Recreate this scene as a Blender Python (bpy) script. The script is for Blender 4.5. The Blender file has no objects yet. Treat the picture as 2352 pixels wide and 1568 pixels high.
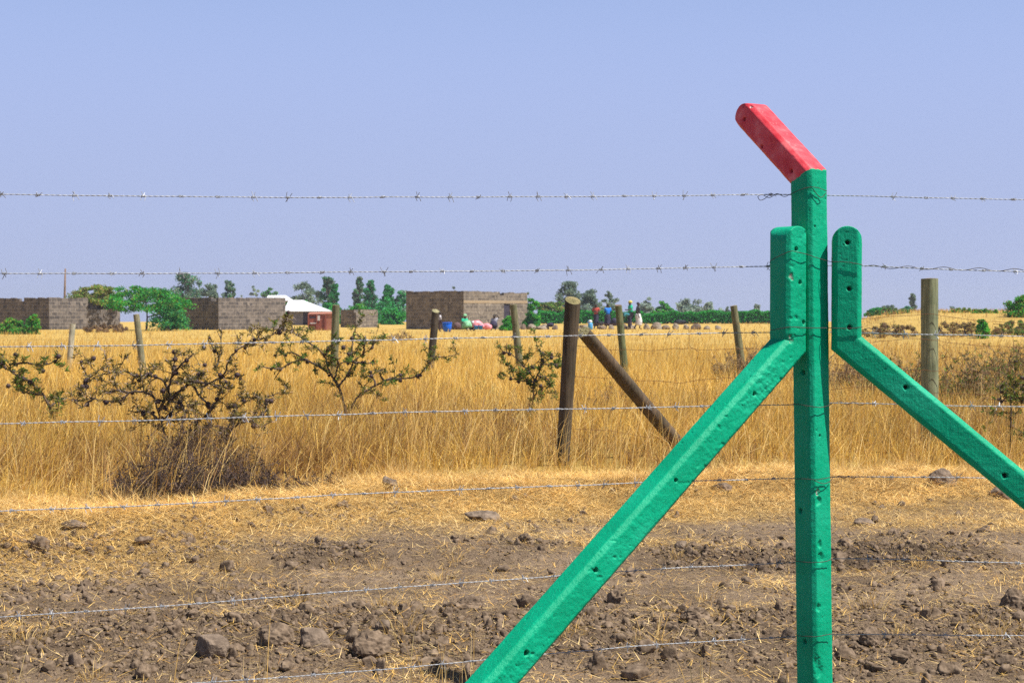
import bpy, math, random
import numpy as np
from mathutils import Vector, Matrix
from mathutils.bvhtree import BVHTree

random.seed(11)
rng = np.random.default_rng(11)
S = bpy.context.scene
COL = S.collection

# ------------------------------------------------------------------ camera
W_, H_, FPX = 2352.0, 1568.0, 3691.0
EYE = 1.42
HORIZON = 705.0
PITCH = math.atan((H_ / 2 - HORIZON) / FPX)
cam_d = bpy.data.cameras.new('camera')
cam = bpy.data.objects.new('camera', cam_d)
COL.objects.link(cam)
cam_d.sensor_width = 22.3
cam_d.lens = 22.3 * FPX / W_
cam_d.clip_start = 0.05
cam_d.clip_end = 4000
cam.location = (0, 0, EYE)
cam.rotation_euler = (math.pi / 2 - PITCH, 0, 0)
cam_d.dof.use_dof = True
cam_d.dof.focus_distance = 6.0
cam_d.dof.aperture_fstop = 9.0
S.camera = cam

# ------------------------------------------------------------------ light
SUN_EL, SUN_AZ = math.radians(59), math.radians(112)      # azimuth clockwise from +Y
sun_vec = Vector((math.sin(SUN_AZ) * math.cos(SUN_EL), math.cos(SUN_AZ) * math.cos(SUN_EL), math.sin(SUN_EL)))
sd = bpy.data.lights.new('sun', 'SUN')
sd.energy = 5.0
sd.angle = math.radians(0.5)
sd.color = (1.0, 0.955, 0.88)
sun = bpy.data.objects.new('sun', sd)
sun.rotation_euler = sun_vec.to_track_quat('Z', 'Y').to_euler()
COL.objects.link(sun)

world = bpy.data.worlds.new('World')
S.world = world
world.use_nodes = True
wn, wl = world.node_tree.nodes, world.node_tree.links
wn.clear()
wo = wn.new('ShaderNodeOutputWorld')
bg = wn.new('ShaderNodeBackground')
sky = wn.new('ShaderNodeTexSky')
sky.sky_type = 'NISHITA'
sky.sun_disc = False
sky.sun_elevation = SUN_EL
sky.sun_rotation = SUN_AZ
sky.altitude = 1600
sky.air_density = 1.0
sky.dust_density = 2.0
sky.ozone_density = 2.0
mixw = wn.new('ShaderNodeMix')
mixw.data_type = 'RGBA'
wg = wn.new('ShaderNodeTexCoord')
wsep = wn.new('ShaderNodeSeparateXYZ')
wl.new(wg.outputs['Generated'], wsep.inputs[0])
wmr = wn.new('ShaderNodeMapRange')
wmr.interpolation_type = 'SMOOTHSTEP'
wmr.inputs['From Min'].default_value = 0.12
wmr.inputs['From Max'].default_value = 0.42
wmr.inputs['To Min'].default_value = 0.97
wmr.inputs['To Max'].default_value = 0.0
hzr = wn.new('ShaderNodeValToRGB')                       # dry season haze low in the sky, thinning upwards
hzr.color_ramp.elements[0].position = 0.0
hzr.color_ramp.elements[0].color = (3.02, 3.42, 5.0, 1)
hzr.color_ramp.elements[1].position = 0.22
hzr.color_ramp.elements[1].color = (2.62, 3.45, 5.95, 1)
wl.new(wsep.outputs['Z'], hzr.inputs[0])
wl.new(hzr.outputs[0], mixw.inputs[7])
nmul = wn.new('ShaderNodeMix')
nmul.data_type = 'RGBA'
nmul.blend_type = 'MULTIPLY'
nmul.inputs[0].default_value = 1.0
nmul.inputs[7].default_value = (0.6, 0.6, 0.6, 1)
wl.new(sky.outputs[0], nmul.inputs[6])
wl.new(nmul.outputs[2], mixw.inputs[6])
wl.new(wsep.outputs['Z'], wmr.inputs['Value'])
wl.new(wmr.outputs[0], mixw.inputs[0])
wl.new(mixw.outputs[2], bg.inputs[0])
bg.inputs[1].default_value = 0.1
wl.new(bg.outputs[0], wo.inputs[0])

S.view_settings.view_transform = 'Standard'
S.view_settings.look = 'None'
S.view_settings.exposure = 0.6
S.view_settings.gamma = 1.0
S.cycles.max_bounces = 6
S.cycles.diffuse_bounces = 3
S.cycles.glossy_bounces = 2
S.cycles.transmission_bounces = 3
S.cycles.use_denoising = False
S.cycles.volume_bounces = 0

# ------------------------------------------------------------------ view geometry helpers
cp, sp = math.cos(PITCH), math.sin(PITCH)


def ray(px, py):
    x, y = (px - W_ / 2) / FPX, (H_ / 2 - py) / FPX
    return np.array((x, cp + y * sp, y * cp - sp))


def at(px, py, Y):
    d = ray(px, py)
    return np.array((0, 0, EYE)) + d * (Y / d[1])


def on_ground(px, py, z=0.0):
    d = ray(px, py)
    t = (z - EYE) / d[2]
    p = np.array((0, 0, EYE)) + d * t
    return p


# ------------------------------------------------------------------ noise
def _hash(ix, iy, iz, seed):
    h = (ix * 374761393 + iy * 668265263 + iz * 2147483647 + seed * 974711) & 0xFFFFFFFF
    h = ((h ^ (h >> 13)) * 1274126177) & 0xFFFFFFFF
    h = (h ^ (h >> 16))
    return (h & 0xFFFFFF) / float(0xFFFFFF)


def vnoise(p, seed=0):
    p = np.asarray(p, float)
    i = np.floor(p).astype(np.int64)
    f = p - i
    f = f * f * (3 - 2 * f)
    r = np.zeros(len(p))
    for dx in (0, 1):
        wx = f[:, 0] if dx else 1 - f[:, 0]
        for dy in (0, 1):
            wy = f[:, 1] if dy else 1 - f[:, 1]
            for dz in (0, 1):
                wz = f[:, 2] if dz else 1 - f[:, 2]
                r += wx * wy * wz * _hash(i[:, 0] + dx, i[:, 1] + dy, i[:, 2] + dz, seed)
    return r * 2 - 1


def fbm(p, oct=4, seed=0, gain=0.5):
    p = np.asarray(p, float)
    a, s, r, t = 1.0, 1.0, np.zeros(len(p)), 0
    for k in range(oct):
        r += a * vnoise(p * s + 13.7 * k, seed + k)
        t += a
        a *= gain
        s *= 2.03
    return r / t


def n2(x, y, s, seed=0, oct=3):
    x = np.asarray(x, float)
    return fbm(np.stack([x * s, np.asarray(y, float) * s, np.full_like(x, seed * 3.1)], 1), oct, seed)


def sstep(a, b, x):
    t = np.clip((x - a) / (b - a), 0, 1)
    return t * t * (3 - 2 * t)


# ------------------------------------------------------------------ terrain
def grass_edge(x, y):
    """distance (m) past the front edge of the uncut grass, measured along Y"""
    e = np.interp(x, [-6, -3.4, -2.2, -1.3, -0.2, 0.8, 2.2, 3.5, 8], [10.5, 10.7, 10.6, 11.4, 12.4, 12.2, 12.5, 12.6, 12.2])
    return y - e - 0.55 * n2(x, y * 0.4 + 3, 0.9, 5) - 0.45 * n2(x, y, 2.6, 6, 2)


def broken(x, y):
    """0 on the flat trodden track, 1 where the soil is turned up in clods"""
    w = 0.25 * n2(x, y, 0.8, 71)
    a = sstep(7.75, 7.35, y + w) * sstep(6.05, 6.5, y + w)
    b_ = sstep(8.55, 8.75, y + w) * sstep(9.35, 9.0, y + w) * sstep(-0.25, 0.2, n2(x, y, 0.9, 72))
    r_ = 0.30 * sstep(0.0, 0.5, n2(x, y, 0.7, 8))
    return np.clip(0.20 + np.maximum(np.maximum(a * (0.55 + 0.6 * n2(x, y, 0.9, 73)), 0.9 * b_), r_), 0, 1)


def height(x, y, fine=True):
    x = np.asarray(x, float)
    y = np.asarray(y, float)
    h = 0.05 * n2(x, y, 0.12, 1) * sstep(9, 16, y)
    near = sstep(16, 12.5, y)
    h += near * 0.035 * n2(x, y, 0.7, 2)
    # windrow of cut grass pushed against the standing grass
    ge = grass_edge(x, y)
    m = np.exp(-((ge + 0.75) / 0.62) ** 2)
    h += m * (0.10 + 0.09 * n2(x, y, 1.1, 3))
    # bank on the right
    h += 1.12 * sstep(0.195, 0.245, x / np.maximum(y, 1)) * sstep(60, 78, y) * sstep(190, 120, y)
    # the land falls away behind the houses
    h -= 0.03 * np.clip(y - 150, 0, 260) * sstep(150, 190, y)
    if fine:
        dirt = sstep(0.2, -0.9, ge) * sstep(3.0, 4.5, y)
        rough = broken(x, y)
        f1 = n2(x, y, 4.5, 21, 3)
        f2 = n2(x, y, 14.0, 22, 2)
        f3 = n2(x, y, 33.0, 23, 1)
        h += dirt * rough * (0.036 * f1 + 0.046 * np.abs(f2) + 0.022 * np.abs(f3)) + dirt * 0.006 * f3
        h += near * (1 - dirt) * 0.02 * f1
        straw = sstep(-2.2, -1.0, ge) * sstep(0.6, 0.0, ge) * near
        h += straw * (0.035 * np.abs(n2(x, y, 5.0, 25, 2)) + 0.02 * np.abs(f2) + 0.07 * n2(x, y, 2.3, 26, 2))
        h += near * 0.05 * sstep(8.78, 8.95, y + 0.3 * n2(x, y * 0, 0.8, 27))
    return h


def hz(x, y):
    return float(height(np.array([x]), np.array([y]))[0])


# ------------------------------------------------------------------ materials
def mat(name):
    m = bpy.data.materials.new(name)
    m.use_nodes = True
    nt = m.node_tree
    nt.nodes.clear()
    out = nt.nodes.new('ShaderNodeOutputMaterial')
    b = nt.nodes.new('ShaderNodeBsdfPrincipled')
    nt.links.new(b.outputs[0], out.inputs[0])
    b.inputs['Roughness'].default_value = 0.85
    b.inputs['Specular IOR Level'].default_value = 0.25
    return m, nt, b, out


def nd(nt, t, **kw):
    n = nt.nodes.new(t)
    for k, v in kw.items():
        setattr(n, k, v)
    return n


def noise_node(nt, vec, scale, detail=4, rough=0.55, dist=0.0):
    n = nd(nt, 'ShaderNodeTexNoise')
    n.inputs['Scale'].default_value = scale
    n.inputs['Detail'].default_value = detail
    n.inputs['Roughness'].default_value = rough
    n.inputs['Distortion'].default_value = dist
    if vec is not None:
        nt.links.new(vec, n.inputs['Vector'])
    return n


def ramp(nt, fac, stops):
    r = nd(nt, 'ShaderNodeValToRGB')
    el = r.color_ramp.elements
    while len(el) > 1:
        el.remove(el[0])
    el[0].position = stops[0][0]
    el[0].color = (*stops[0][1], 1)
    for p, c in stops[1:]:
        e = el.new(p)
        e.color = (*c, 1)
    nt.links.new(fac, r.inputs[0])
    return r


def mixc(nt, fac, a, b, mode='MIX'):
    m = nd(nt, 'ShaderNodeMix', data_type='RGBA', blend_type=mode)
    for sock, v in ((m.inputs[0], fac), (m.inputs[6], a), (m.inputs[7], b)):
        if isinstance(v, (int, float)):
            sock.default_value = v
        elif isinstance(v, tuple):
            sock.default_value = (*v, 1) if len(v) == 3 else v
        else:
            nt.links.new(v, sock)
    return m


def bump(nt, b, h, strength=0.4, dist=0.01):
    n = nd(nt, 'ShaderNodeBump')
    n.inputs['Strength'].default_value = strength
    n.inputs['Distance'].default_value = dist
    nt.links.new(h, n.inputs['Height'])
    nt.links.new(n.outputs[0], b.inputs['Normal'])
    return n


def tc(nt, which='Object'):
    return nd(nt, 'ShaderNodeTexCoord').outputs[which]


def mapping(nt, vec, scale):
    m = nd(nt, 'ShaderNodeMapping')
    m.inputs['Scale'].default_value = scale
    nt.links.new(vec, m.inputs['Vector'])
    return m.outputs[0]


def noisy(name, c1, c2, scale=8.0, rough=0.85, bstr=0.3, bdist=0.01, detail=5, spec=0.25, metal=0.0, stretch=None):
    m, nt, b, o = mat(name)
    v = tc(nt)
    if stretch:
        v = mapping(nt, v, stretch)
    n = noise_node(nt, v, scale, detail)
    r = ramp(nt, n.outputs[0], [(0.32, c1), (0.68, c2)])
    nt.links.new(r.outputs[0], b.inputs['Base Color'])
    b.inputs['Roughness'].default_value = rough
    b.inputs['Specular IOR Level'].default_value = spec
    b.inputs['Metallic'].default_value = metal
    if bstr:
        bump(nt, b, n.outputs[0], bstr, bdist)
    return m


def leafy(name, trans=0.35, rough=0.7, spec=0.2):
    """leaf, straw or blade whose colour is a per-blade attribute"""
    m, nt, b, o = mat(name)
    a = nd(nt, 'ShaderNodeAttribute', attribute_name='Col')
    nt.links.new(a.outputs['Color'], b.inputs['Base Color'])
    b.inputs['Roughness'].default_value = rough
    b.inputs['Specular IOR Level'].default_value = spec
    t = nd(nt, 'ShaderNodeBsdfTranslucent')
    nt.links.new(a.outputs['Color'], t.inputs[0])
    mx = nd(nt, 'ShaderNodeMixShader')
    mx.inputs[0].default_value = trans
    nt.links.new(b.outputs[0], mx.inputs[1])
    nt.links.new(t.outputs[0], mx.inputs[2])
    nt.links.new(mx.outputs[0], o.inputs[0])
    return m


M = {}
M['grass'] = leafy('dry_grass_blades', 0.34, 0.6, 0.3)
M['straw'] = leafy('cut_straw', 0.2, 0.7)
M['leaf'] = leafy('leaves', 0.42)

m, nt, b, o = mat('painted_concrete_green')
v = tc(nt)
big = noise_node(nt, v, 5, 4)
fine = noise_node(nt, v, 170, 5, 0.65)
mid = noise_node(nt, v, 38, 4, 0.6)
base = ramp(nt, big.outputs[0], [(0.28, (0.0, 0.29, 0.145)), (0.5, (0.0, 0.355, 0.185)), (0.72, (0.012, 0.405, 0.23))])
brs = noise_node(nt, mapping(nt, v, (1, 1, 0.07)), 130, 3, 0.6)
grime = ramp(nt, mid.outputs[0], [(0.58, (0, 0, 0)), (0.74, (1, 1, 1))])
g1 = mixc(nt, 0.0, base.outputs[0], (0.0, 0.20, 0.105))
mul = nd(nt, 'ShaderNodeMath', operation='MULTIPLY')
nt.links.new(grime.outputs[0], mul.inputs[0])
mul.inputs[1].default_value = 0.35
nt.links.new(mul.outputs[0], g1.inputs[0])
chip = nd(nt, 'ShaderNodeAttribute', attribute_name='chip')
g2 = mixc(nt, chip.outputs['Fac'], g1.outputs[2], (0.42, 0.36, 0.31))
hole = nd(nt, 'ShaderNodeAttribute', attribute_name='hole')
g3 = mixc(nt, hole.outputs['Fac'], g2.outputs[2], (0.03, 0.04, 0.035))
nt.links.new(g3.outputs[2], b.inputs['Base Color'])
b.inputs['Roughness'].default_value = 0.5
b.inputs['Specular IOR Level'].default_value = 0.18
add = nd(nt, 'ShaderNodeMath', operation='ADD')
nt.links.new(fine.outputs[0], add.inputs[0])
nt.links.new(mid.outputs[0], add.inputs[1])
add2 = nd(nt, 'ShaderNodeMath', operation='ADD')
nt.links.new(add.outputs[0], add2.inputs[0])
nt.links.new(brs.outputs[0], add2.inputs[1])
bump(nt, b, add2.outputs[0], 0.42, 0.005)
M['green'] = m

m, nt, b, o = mat('painted_concrete_red')
v = tc(nt)
big = noise_node(nt, v, 18, 5, 0.6)
fine = noise_node(nt, v, 170, 5, 0.65)
base = ramp(nt, big.outputs[0], [(0.32, (0.60, 0.025, 0.042)), (0.55, (0.72, 0.075, 0.095)), (0.78, (0.80, 0.22, 0.22))])
chip = nd(nt, 'ShaderNodeAttribute', attribute_name='chip')
g2 = mixc(nt, chip.outputs['Fac'], base.outputs[0], (0.8, 0.74, 0.68))
hole = nd(nt, 'ShaderNodeAttribute', attribute_name='hole')
g3 = mixc(nt, hole.outputs['Fac'], g2.outputs[2], (0.05, 0.03, 0.025))
nt.links.new(g3.outputs[2], b.inputs['Base Color'])
b.inputs['Roughness'].default_value = 0.45
b.inputs['Specular IOR Level'].default_value = 0.3
bump(nt, b, fine.outputs[0], 0.35, 0.003)
M['red'] = m

M['galv'] = noisy('galvanised_wire', (0.27, 0.28, 0.30), (0.46, 0.47, 0.49), 60, 0.5, 0.0, metal=0.3, spec=0.4)
M['tie'] = noisy('dark_tie_wire', (0.045, 0.04, 0.04), (0.10, 0.085, 0.075), 60, 0.6, 0.0, metal=0.4)
M['rust'] = noisy('rusted_wire', (0.12, 0.05, 0.022), (0.22, 0.10, 0.045), 30, 0.9, 0.0)

m, nt, b, o = mat('weathered_wood')
v = tc(nt)
vs = mapping(nt, v, (1, 1, 0.06))
g = noise_node(nt, vs, 55, 5, 0.6, 0.4)
w = noise_node(nt, v, 5, 3)
hue = nd(nt, 'ShaderNodeAttribute', attribute_name='Col')
r1 = ramp(nt, g.outputs[0], [(0.3, (0.45, 0.43, 0.40)), (0.55, (0.95, 0.95, 0.93)), (0.75, (1.2, 1.18, 1.1))])
r2 = mixc(nt, 1.0, hue.outputs['Color'], r1.outputs[0], 'MULTIPLY')
r3 = ramp(nt, w.outputs[0], [(0.35, (0.65, 0.68, 0.62)), (0.65, (1.1, 1.05, 1.0))])
r4 = mixc(nt, 1.0, r2.outputs[2], r3.outputs[0], 'MULTIPLY')
nt.links.new(r4.outputs[2], b.inputs['Base Color'])
bump(nt, b, g.outputs[0], 0.6, 0.006)
M['wood'] = m

m, nt, b, o = mat('bush_bark')
n = noise_node(nt, tc(nt), 40, 4)
r = ramp(nt, n.outputs[0], [(0.3, (0.045, 0.032, 0.026)), (0.7, (0.13, 0.095, 0.07))])
hue = nd(nt, 'ShaderNodeAttribute', attribute_name='Col')
r2 = mixc(nt, 1.0, r.outputs[0], hue.outputs['Color'], 'MULTIPLY')
nt.links.new(r2.outputs[2], b.inputs['Base Color'])
M['bark'] = m
M['gall'] = noisy('dark_gall', (0.030, 0.020, 0.022), (0.085, 0.052, 0.05), 60, 0.6, 0.4, 0.003)
M['trunk'] = noisy('tree_bark', (0.07, 0.055, 0.045), (0.16, 0.13, 0.105), 4, 0.9, 0.3, 0.03)


def block_mat(name, c1, c2, mortar, sx=0.42, sz=0.22, patch=(0.5, 0.45, 0.4)):
    m, nt, b, o = mat(name)
    v = tc(nt)
    sep = nd(nt, 'ShaderNodeSeparateXYZ')
    nt.links.new(v, sep.inputs[0])
    ad = nd(nt, 'ShaderNodeMath', operation='ADD')
    nt.links.new(sep.outputs[0], ad.inputs[0])
    nt.links.new(sep.outputs[1], ad.inputs[1])
    cmb = nd(nt, 'ShaderNodeCombineXYZ')
    nt.links.new(ad.outputs[0], cmb.inputs[0])
    nt.links.new(sep.outputs[2], cmb.inputs[1])
    br = nd(nt, 'ShaderNodeTexBrick')
    br.inputs['Scale'].default_value = 1
    br.inputs['Mortar Size'].default_value = 0.018
    br.inputs['Mortar Smooth'].default_value = 0.2
    br.inputs['Brick Width'].default_value = sx
    br.inputs['Row Height'].default_value = sz
    br.inputs['Color1'].default_value = (*c1, 1)
    br.inputs['Color2'].default_value = (*c2, 1)
    br.inputs['Mortar'].default_value = (*mortar, 1)
    nt.links.new(cmb.outputs[0], br.inputs['Vector'])
    n = noise_node(nt, v, 2.2, 5, 0.65)
    r = ramp(nt, n.outputs[0], [(0.3, (0.55, 0.54, 0.54)), (0.7, (1.25, 1.24, 1.2))])
    mm = mixc(nt, 1.0, br.outputs[0], r.outputs[0], 'MULTIPLY')
    n3 = noise_node(nt, v, 3.4, 2, 0.5)
    spot = ramp(nt, n3.outputs[0], [(0.60, (0, 0, 0)), (0.66, (1, 1, 1))])
    m3 = mixc(nt, spot.outputs[0], mm.outputs[2], patch)
    nt.links.new(m3.outputs[2], b.inputs['Base Color'])
    bump(nt, b, br.outputs['Fac'], -0.8, 0.03)
    return m


M['block'] = block_mat('stone_block_masonry', (0.085, 0.076, 0.072), (0.19, 0.165, 0.148), (0.24, 0.205, 0.175), patch=(0.07, 0.062, 0.062))
M['block_tan'] = block_mat('tan_block_masonry', (0.120, 0.102, 0.088), (0.235, 0.20, 0.163), (0.27, 0.23, 0.185), patch=(0.30, 0.255, 0.20))
M['beam'] = noisy('cement_ring_beam', (0.30, 0.225, 0.14), (0.36, 0.28, 0.185), 3, 0.9, 0.2)
M['opening_shade'] = noisy('opening_shade_panel', (0.03, 0.028, 0.045), (0.06, 0.05, 0.07), 3, 0.9, 0)  # dark colour standing for the shade inside openings
M['bluewall'] = noisy('grey_blue_plaster', (0.14, 0.14, 0.17), (0.22, 0.21, 0.24), 3, 0.9, 0)
M['rust_sheet'] = noisy('rusty_sheet_iron', (0.20, 0.055, 0.035), (0.30, 0.09, 0.06), 3, 0.8, 0)
M['rust_pale'] = noisy('lighter_red_sheet', (0.33, 0.13, 0.085), (0.42, 0.18, 0.12), 3, 0.8, 0)  # lighter red brown than the other shed sheets
M['board'] = noisy('pale_board', (0.5, 0.5, 0.5), (0.62, 0.62, 0.63), 3, 0.8, 0)

m, nt, b, o = mat('white_corrugated_iron')
v = tc(nt)
wv = nd(nt, 'ShaderNodeTexWave')
wv.inputs['Scale'].default_value = 2.2
nt.links.new(v, wv.inputs['Vector'])
n = noise_node(nt, v, 1.5, 4)
r = ramp(nt, n.outputs[0], [(0.3, (0.66, 0.68, 0.70)), (0.7, (0.82, 0.83, 0.84))])
nt.links.new(r.outputs[0], b.inputs['Base Color'])
b.inputs['Roughness'].default_value = 0.4
bump(nt, b, wv.outputs['Fac'], 0.5, 0.03)
M['iron'] = m


def flat(name, c, rough=0.8, var=0.25):
    return noisy(name, tuple(x * (1 - var) for x in c), tuple(min(1, x * (1 + var)) for x in c), 9, rough, 0.15, 0.01)


# ------------------------------------------------------------------ mesh helpers
def link(o, parent=None):
    COL.objects.link(o)
    if parent is not None:
        o.parent = parent
    return o


def tag(o, label=None, cat=None, group=None, kind=None):
    if label:
        o['label'] = label
    if cat:
        o['category'] = cat
    if group:
        o['group'] = group
    if kind:
        o['kind'] = kind
    return o


def empty(name, loc=(0, 0, 0), rz=0.0):
    o = bpy.data.objects.new(name, None)
    o.location = loc
    o.rotation_euler = (0, 0, rz)
    o.empty_display_size = 0.1
    return link(o)


def raw_mesh(name, V, loops, starts, attrs=None, smooth=False):
    V = np.ascontiguousarray(V, np.float32)
    me = bpy.data.meshes.new(name)
    me.vertices.add(len(V))
    me.vertices.foreach_set('co', V.ravel())
    me.loops.add(len(loops))
    me.loops.foreach_set('vertex_index', np.ascontiguousarray(loops, np.int32))
    me.polygons.add(len(starts))
    me.polygons.foreach_set('loop_start', np.ascontiguousarray(starts, np.int32))
    me.update(calc_edges=True)
    if smooth:
        me.polygons.foreach_set('use_smooth', np.ones(len(starts), bool))
    for k, (typ, arr) in (attrs or {}).items():
        a = me.attributes.new(k, typ, 'POINT')
        a.data.foreach_set('color' if typ == 'FLOAT_COLOR' else 'value', np.ascontiguousarray(arr, np.float32).ravel())
    return me


def quads_mesh(name, V, Q, attrs=None, smooth=False, T=None):
    Q = np.asarray(Q, np.int32).reshape(-1, 4)
    loops = Q.ravel()
    starts = np.arange(len(Q)) * 4
    if T is not None and len(T):
        T = np.asarray(T, np.int32).reshape(-1, 3)
        starts = np.concatenate([starts, len(loops) + np.arange(len(T)) * 3])
        loops = np.concatenate([loops, T.ravel()])
    return raw_mesh(name, V, loops, starts, attrs, smooth)


class MB:
    """collects shapes that become one mesh object"""

    def __init__(s):
        s.v, s.f, s.c = [], [], []
        s.n = 0

    def add(s, V, F, c=None):
        V = np.asarray(V, float)
        s.v.append(V)
        s.f.extend([tuple(int(i) + s.n for i in f) for f in F])
        s.c.append(np.tile(np.array(c if c is not None else (1, 1, 1), float), (len(V), 1)))
        s.n += len(V)

    def box(s, x0, x1, y0, y1, z0, z1, c=None):
        V = [(x0, y0, z0), (x1, y0, z0), (x1, y1, z0), (x0, y1, z0), (x0, y0, z1), (x1, y0, z1), (x1, y1, z1), (x0, y1, z1)]
        s.add(V, [(0, 3, 2, 1), (4, 5, 6, 7), (0, 1, 5, 4), (1, 2, 6, 5), (2, 3, 7, 6), (3, 0, 4, 7)], c)

    def tube(s, pts, rad, n=6, c=None, cap=True):
        V, F = tube_geo(pts, rad, n, cap)
        s.add(V, F, c)

    def blob(s, centre, r, c=None, seed=0, rough=0.2, sub=2):
        V, F = ico(sub)
        d = 1 + rough * fbm(V * 1.7 + seed * 7.3, 3, seed)
        s.add(np.asarray(centre) + V * d[:, None] * np.asarray(r), F, c)

    def build(s, name, material, parent=None, smooth=False):
        me = bpy.data.meshes.new(name)
        V = np.concatenate(s.v)
        me.from_pydata(V.tolist(), [], s.f)
        C = np.concatenate(s.c)
        a = me.attributes.new('Col', 'FLOAT_COLOR', 'POINT')
        a.data.foreach_set('color', np.concatenate([C, np.ones((len(C), 1))], 1).astype(np.float32).ravel())
        if smooth:
            me.polygons.foreach_set('use_smooth', np.ones(len(me.polygons), bool))
        me.materials.append(material)
        o = bpy.data.objects.new(name, me)
        return link(o, parent)


def tube_geo(pts, rad, n=6, cap=True):
    P = np.asarray(pts, float)
    k = len(P)
    R = np.full(k, rad, float) if np.isscalar(rad) else np.asarray(rad, float)
    T = np.gradient(P, axis=0)
    T /= np.linalg.norm(T, axis=1)[:, None] + 1e-12
    ref = np.array((0, 0, 1.0)) if abs(T[0, 2]) < 0.9 else np.array((1.0, 0, 0))
    U = np.cross(T, ref)
    for i in range(k):                       # parallel transport
        if i == 0:
            u = U[0]
        else:
            u = u - T[i] * np.dot(u, T[i])
        u = u / (np.linalg.norm(u) + 1e-12)
        U[i] = u
    Vv = np.cross(T, U)
    a = np.arange(n) / n * 2 * np.pi
    V = P[:, None, :] + R[:, None, None] * (np.cos(a)[None, :, None] * U[:, None, :] + np.sin(a)[None, :, None] * Vv[:, None, :])
    V = V.reshape(-1, 3)
    i = np.arange(k - 1)[:, None] * n
    j = np.arange(n)[None, :]
    jn = (j + 1) % n
    F = np.stack([i + j, i + jn, i + n + jn, i + n + j], -1).reshape(-1, 4)
    F = [tuple(f) for f in F.tolist()]
    if cap:
        F.append(tuple(range(n - 1, -1, -1)))
        F.append(tuple(range((k - 1) * n, k * n)))
    return V, F


_ico = {}


def ico(sub):
    if sub not in _ico:
        import bmesh
        bm = bmesh.new()
        bmesh.ops.create_icosphere(bm, subdivisions=sub, radius=1)
        _ico[sub] = (np.array([v.co[:] for v in bm.verts]), [tuple(v.index for v in f.verts) for f in bm.faces])
        bm.free()
    return _ico[sub]


def smooth_line(pts, step):
    """Catmull-Rom through pts, resampled about every `step` metres"""
    P = np.asarray(pts, float)
    if len(P) == 2:
        n = max(2, int(np.linalg.norm(P[1] - P[0]) / step) + 1)
        return P[0] + (P[1] - P[0]) * np.linspace(0, 1, n)[:, None]
    Q = np.vstack([2 * P[0] - P[1], P, 2 * P[-1] - P[-2]])
    out = []
    for i in range(1, len(Q) - 2):
        a, b_, c, d = Q[i - 1:i + 3]
        n = max(2, int(np.linalg.norm(c - b_) / step) + 1)
        t = np.linspace(0, 1, n, endpoint=(i == len(Q) - 3))[:, None]
        out.append(0.5 * (2 * b_ + (c - a) * t + (2 * a - 5 * b_ + 4 * c - d) * t ** 2 + (3 * b_ - a - 3 * c + d) * t ** 3))
    return np.vstack(out)


def blades_mesh(name, base, hgt, wid, az, lean, col, curve=1.0, face=None):
    """curved tapering blades: 7 vertices each"""
    n = len(base)
    d = np.stack([np.cos(az), np.sin(az), np.zeros(n)], 1)
    if face is None:
        face = rng.uniform(0, np.pi, n)
    s = np.stack([np.cos(face), np.sin(face), np.zeros(n)], 1)
    V = np.zeros((n, 7, 3))
    ang = 0
    P = [base]
    seg = hgt / 3
    for k in range(3):
        a = lean * (0.45 + 0.55 * k * curve) if curve else lean + 0.12 * (k - 1) * np.sin(az * 7)
        a = np.clip(a, 0, 1.75)
        P.append(P[-1] + seg[:, None] * (np.sin(a)[:, None] * d + np.cos(a)[:, None] * np.array((0, 0, 1.0))))
    for k, wk in ((0, 1.0), (1, 0.85), (2, 0.6)):
        V[:, 2 * k] = P[k] - s * (wid * wk * 0.5)[:, None]
        V[:, 2 * k + 1] = P[k] + s * (wid * wk * 0.5)[:, None]
    V[:, 6] = P[3]
    o = np.arange(n)[:, None] * 7
    loops = (o + np.array([0, 1, 3, 2, 2, 3, 5, 4, 4, 5, 6])).ravel()
    starts = (np.arange(n)[:, None] * 11 + np.array([0, 4, 8])).ravel()
    C = np.repeat(np.concatenate([col, np.ones((n, 1))], 1), 7, 0)
    return raw_mesh(name, V.reshape(-1, 3), loops, starts, {'Col': ('FLOAT_COLOR', C)})


def obj(name, me, material, parent=None):
    if material is not None:
        me.materials.append(material)
    return link(bpy.data.objects.new(name, me), parent)


# ------------------------------------------------------------------ ground sheet
def axis(lo, fine_lo, fine_hi, hi, step, grow):
    a = list(np.arange(fine_lo, fine_hi, step))
    s, x = step, fine_hi
    while x < hi:
        a.append(x)
        s *= grow
        x += s
    a.append(hi)
    s, x = step, fine_lo
    while x > lo:
        s *= grow
        x -= s
        a.insert(0, max(x, lo))
    return np.unique(np.array(a))


gx = axis(-600, -4.2, 4.6, 600, 0.015, 1.10)
gy = axis(-120, 5.0, 12.6, 900, 0.019, 1.07)
X, Y = np.meshgrid(gx, gy)
Z = height(X.ravel(), Y.ravel()).reshape(X.shape)
nx, ny = len(gx), len(gy)
ii = (np.arange(ny - 1)[:, None] * nx + np.arange(nx - 1)[None, :])
Q = np.stack([ii, ii + 1, ii + nx + 1, ii + nx], -1).reshape(-1, 4)
xr, yr = X.ravel(), Y.ravel()
ge = grass_edge(xr, yr)
strawy = sstep(-3.1, -1.2, ge + 1.1 * n2(xr, yr, 1.3, 51)) * sstep(14.5, 12.0, yr)
field = sstep(-0.4, 0.6, ge)
brk = np.where((np.abs(xr) < 6) & (yr > 4) & (yr < 13), broken(xr, yr), 0.2)
me = quads_mesh('ground', np.stack([xr, yr, Z.ravel()], 1), Q, {'broken': ('FLOAT', brk), 'straw': ('FLOAT', strawy), 'field': ('FLOAT', field)}, smooth=True)
m, nt, b, o = mat('dry_soil_and_field')
v = tc(nt)
n1 = noise_node(nt, v, 1.6, 6, 0.62)
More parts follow.
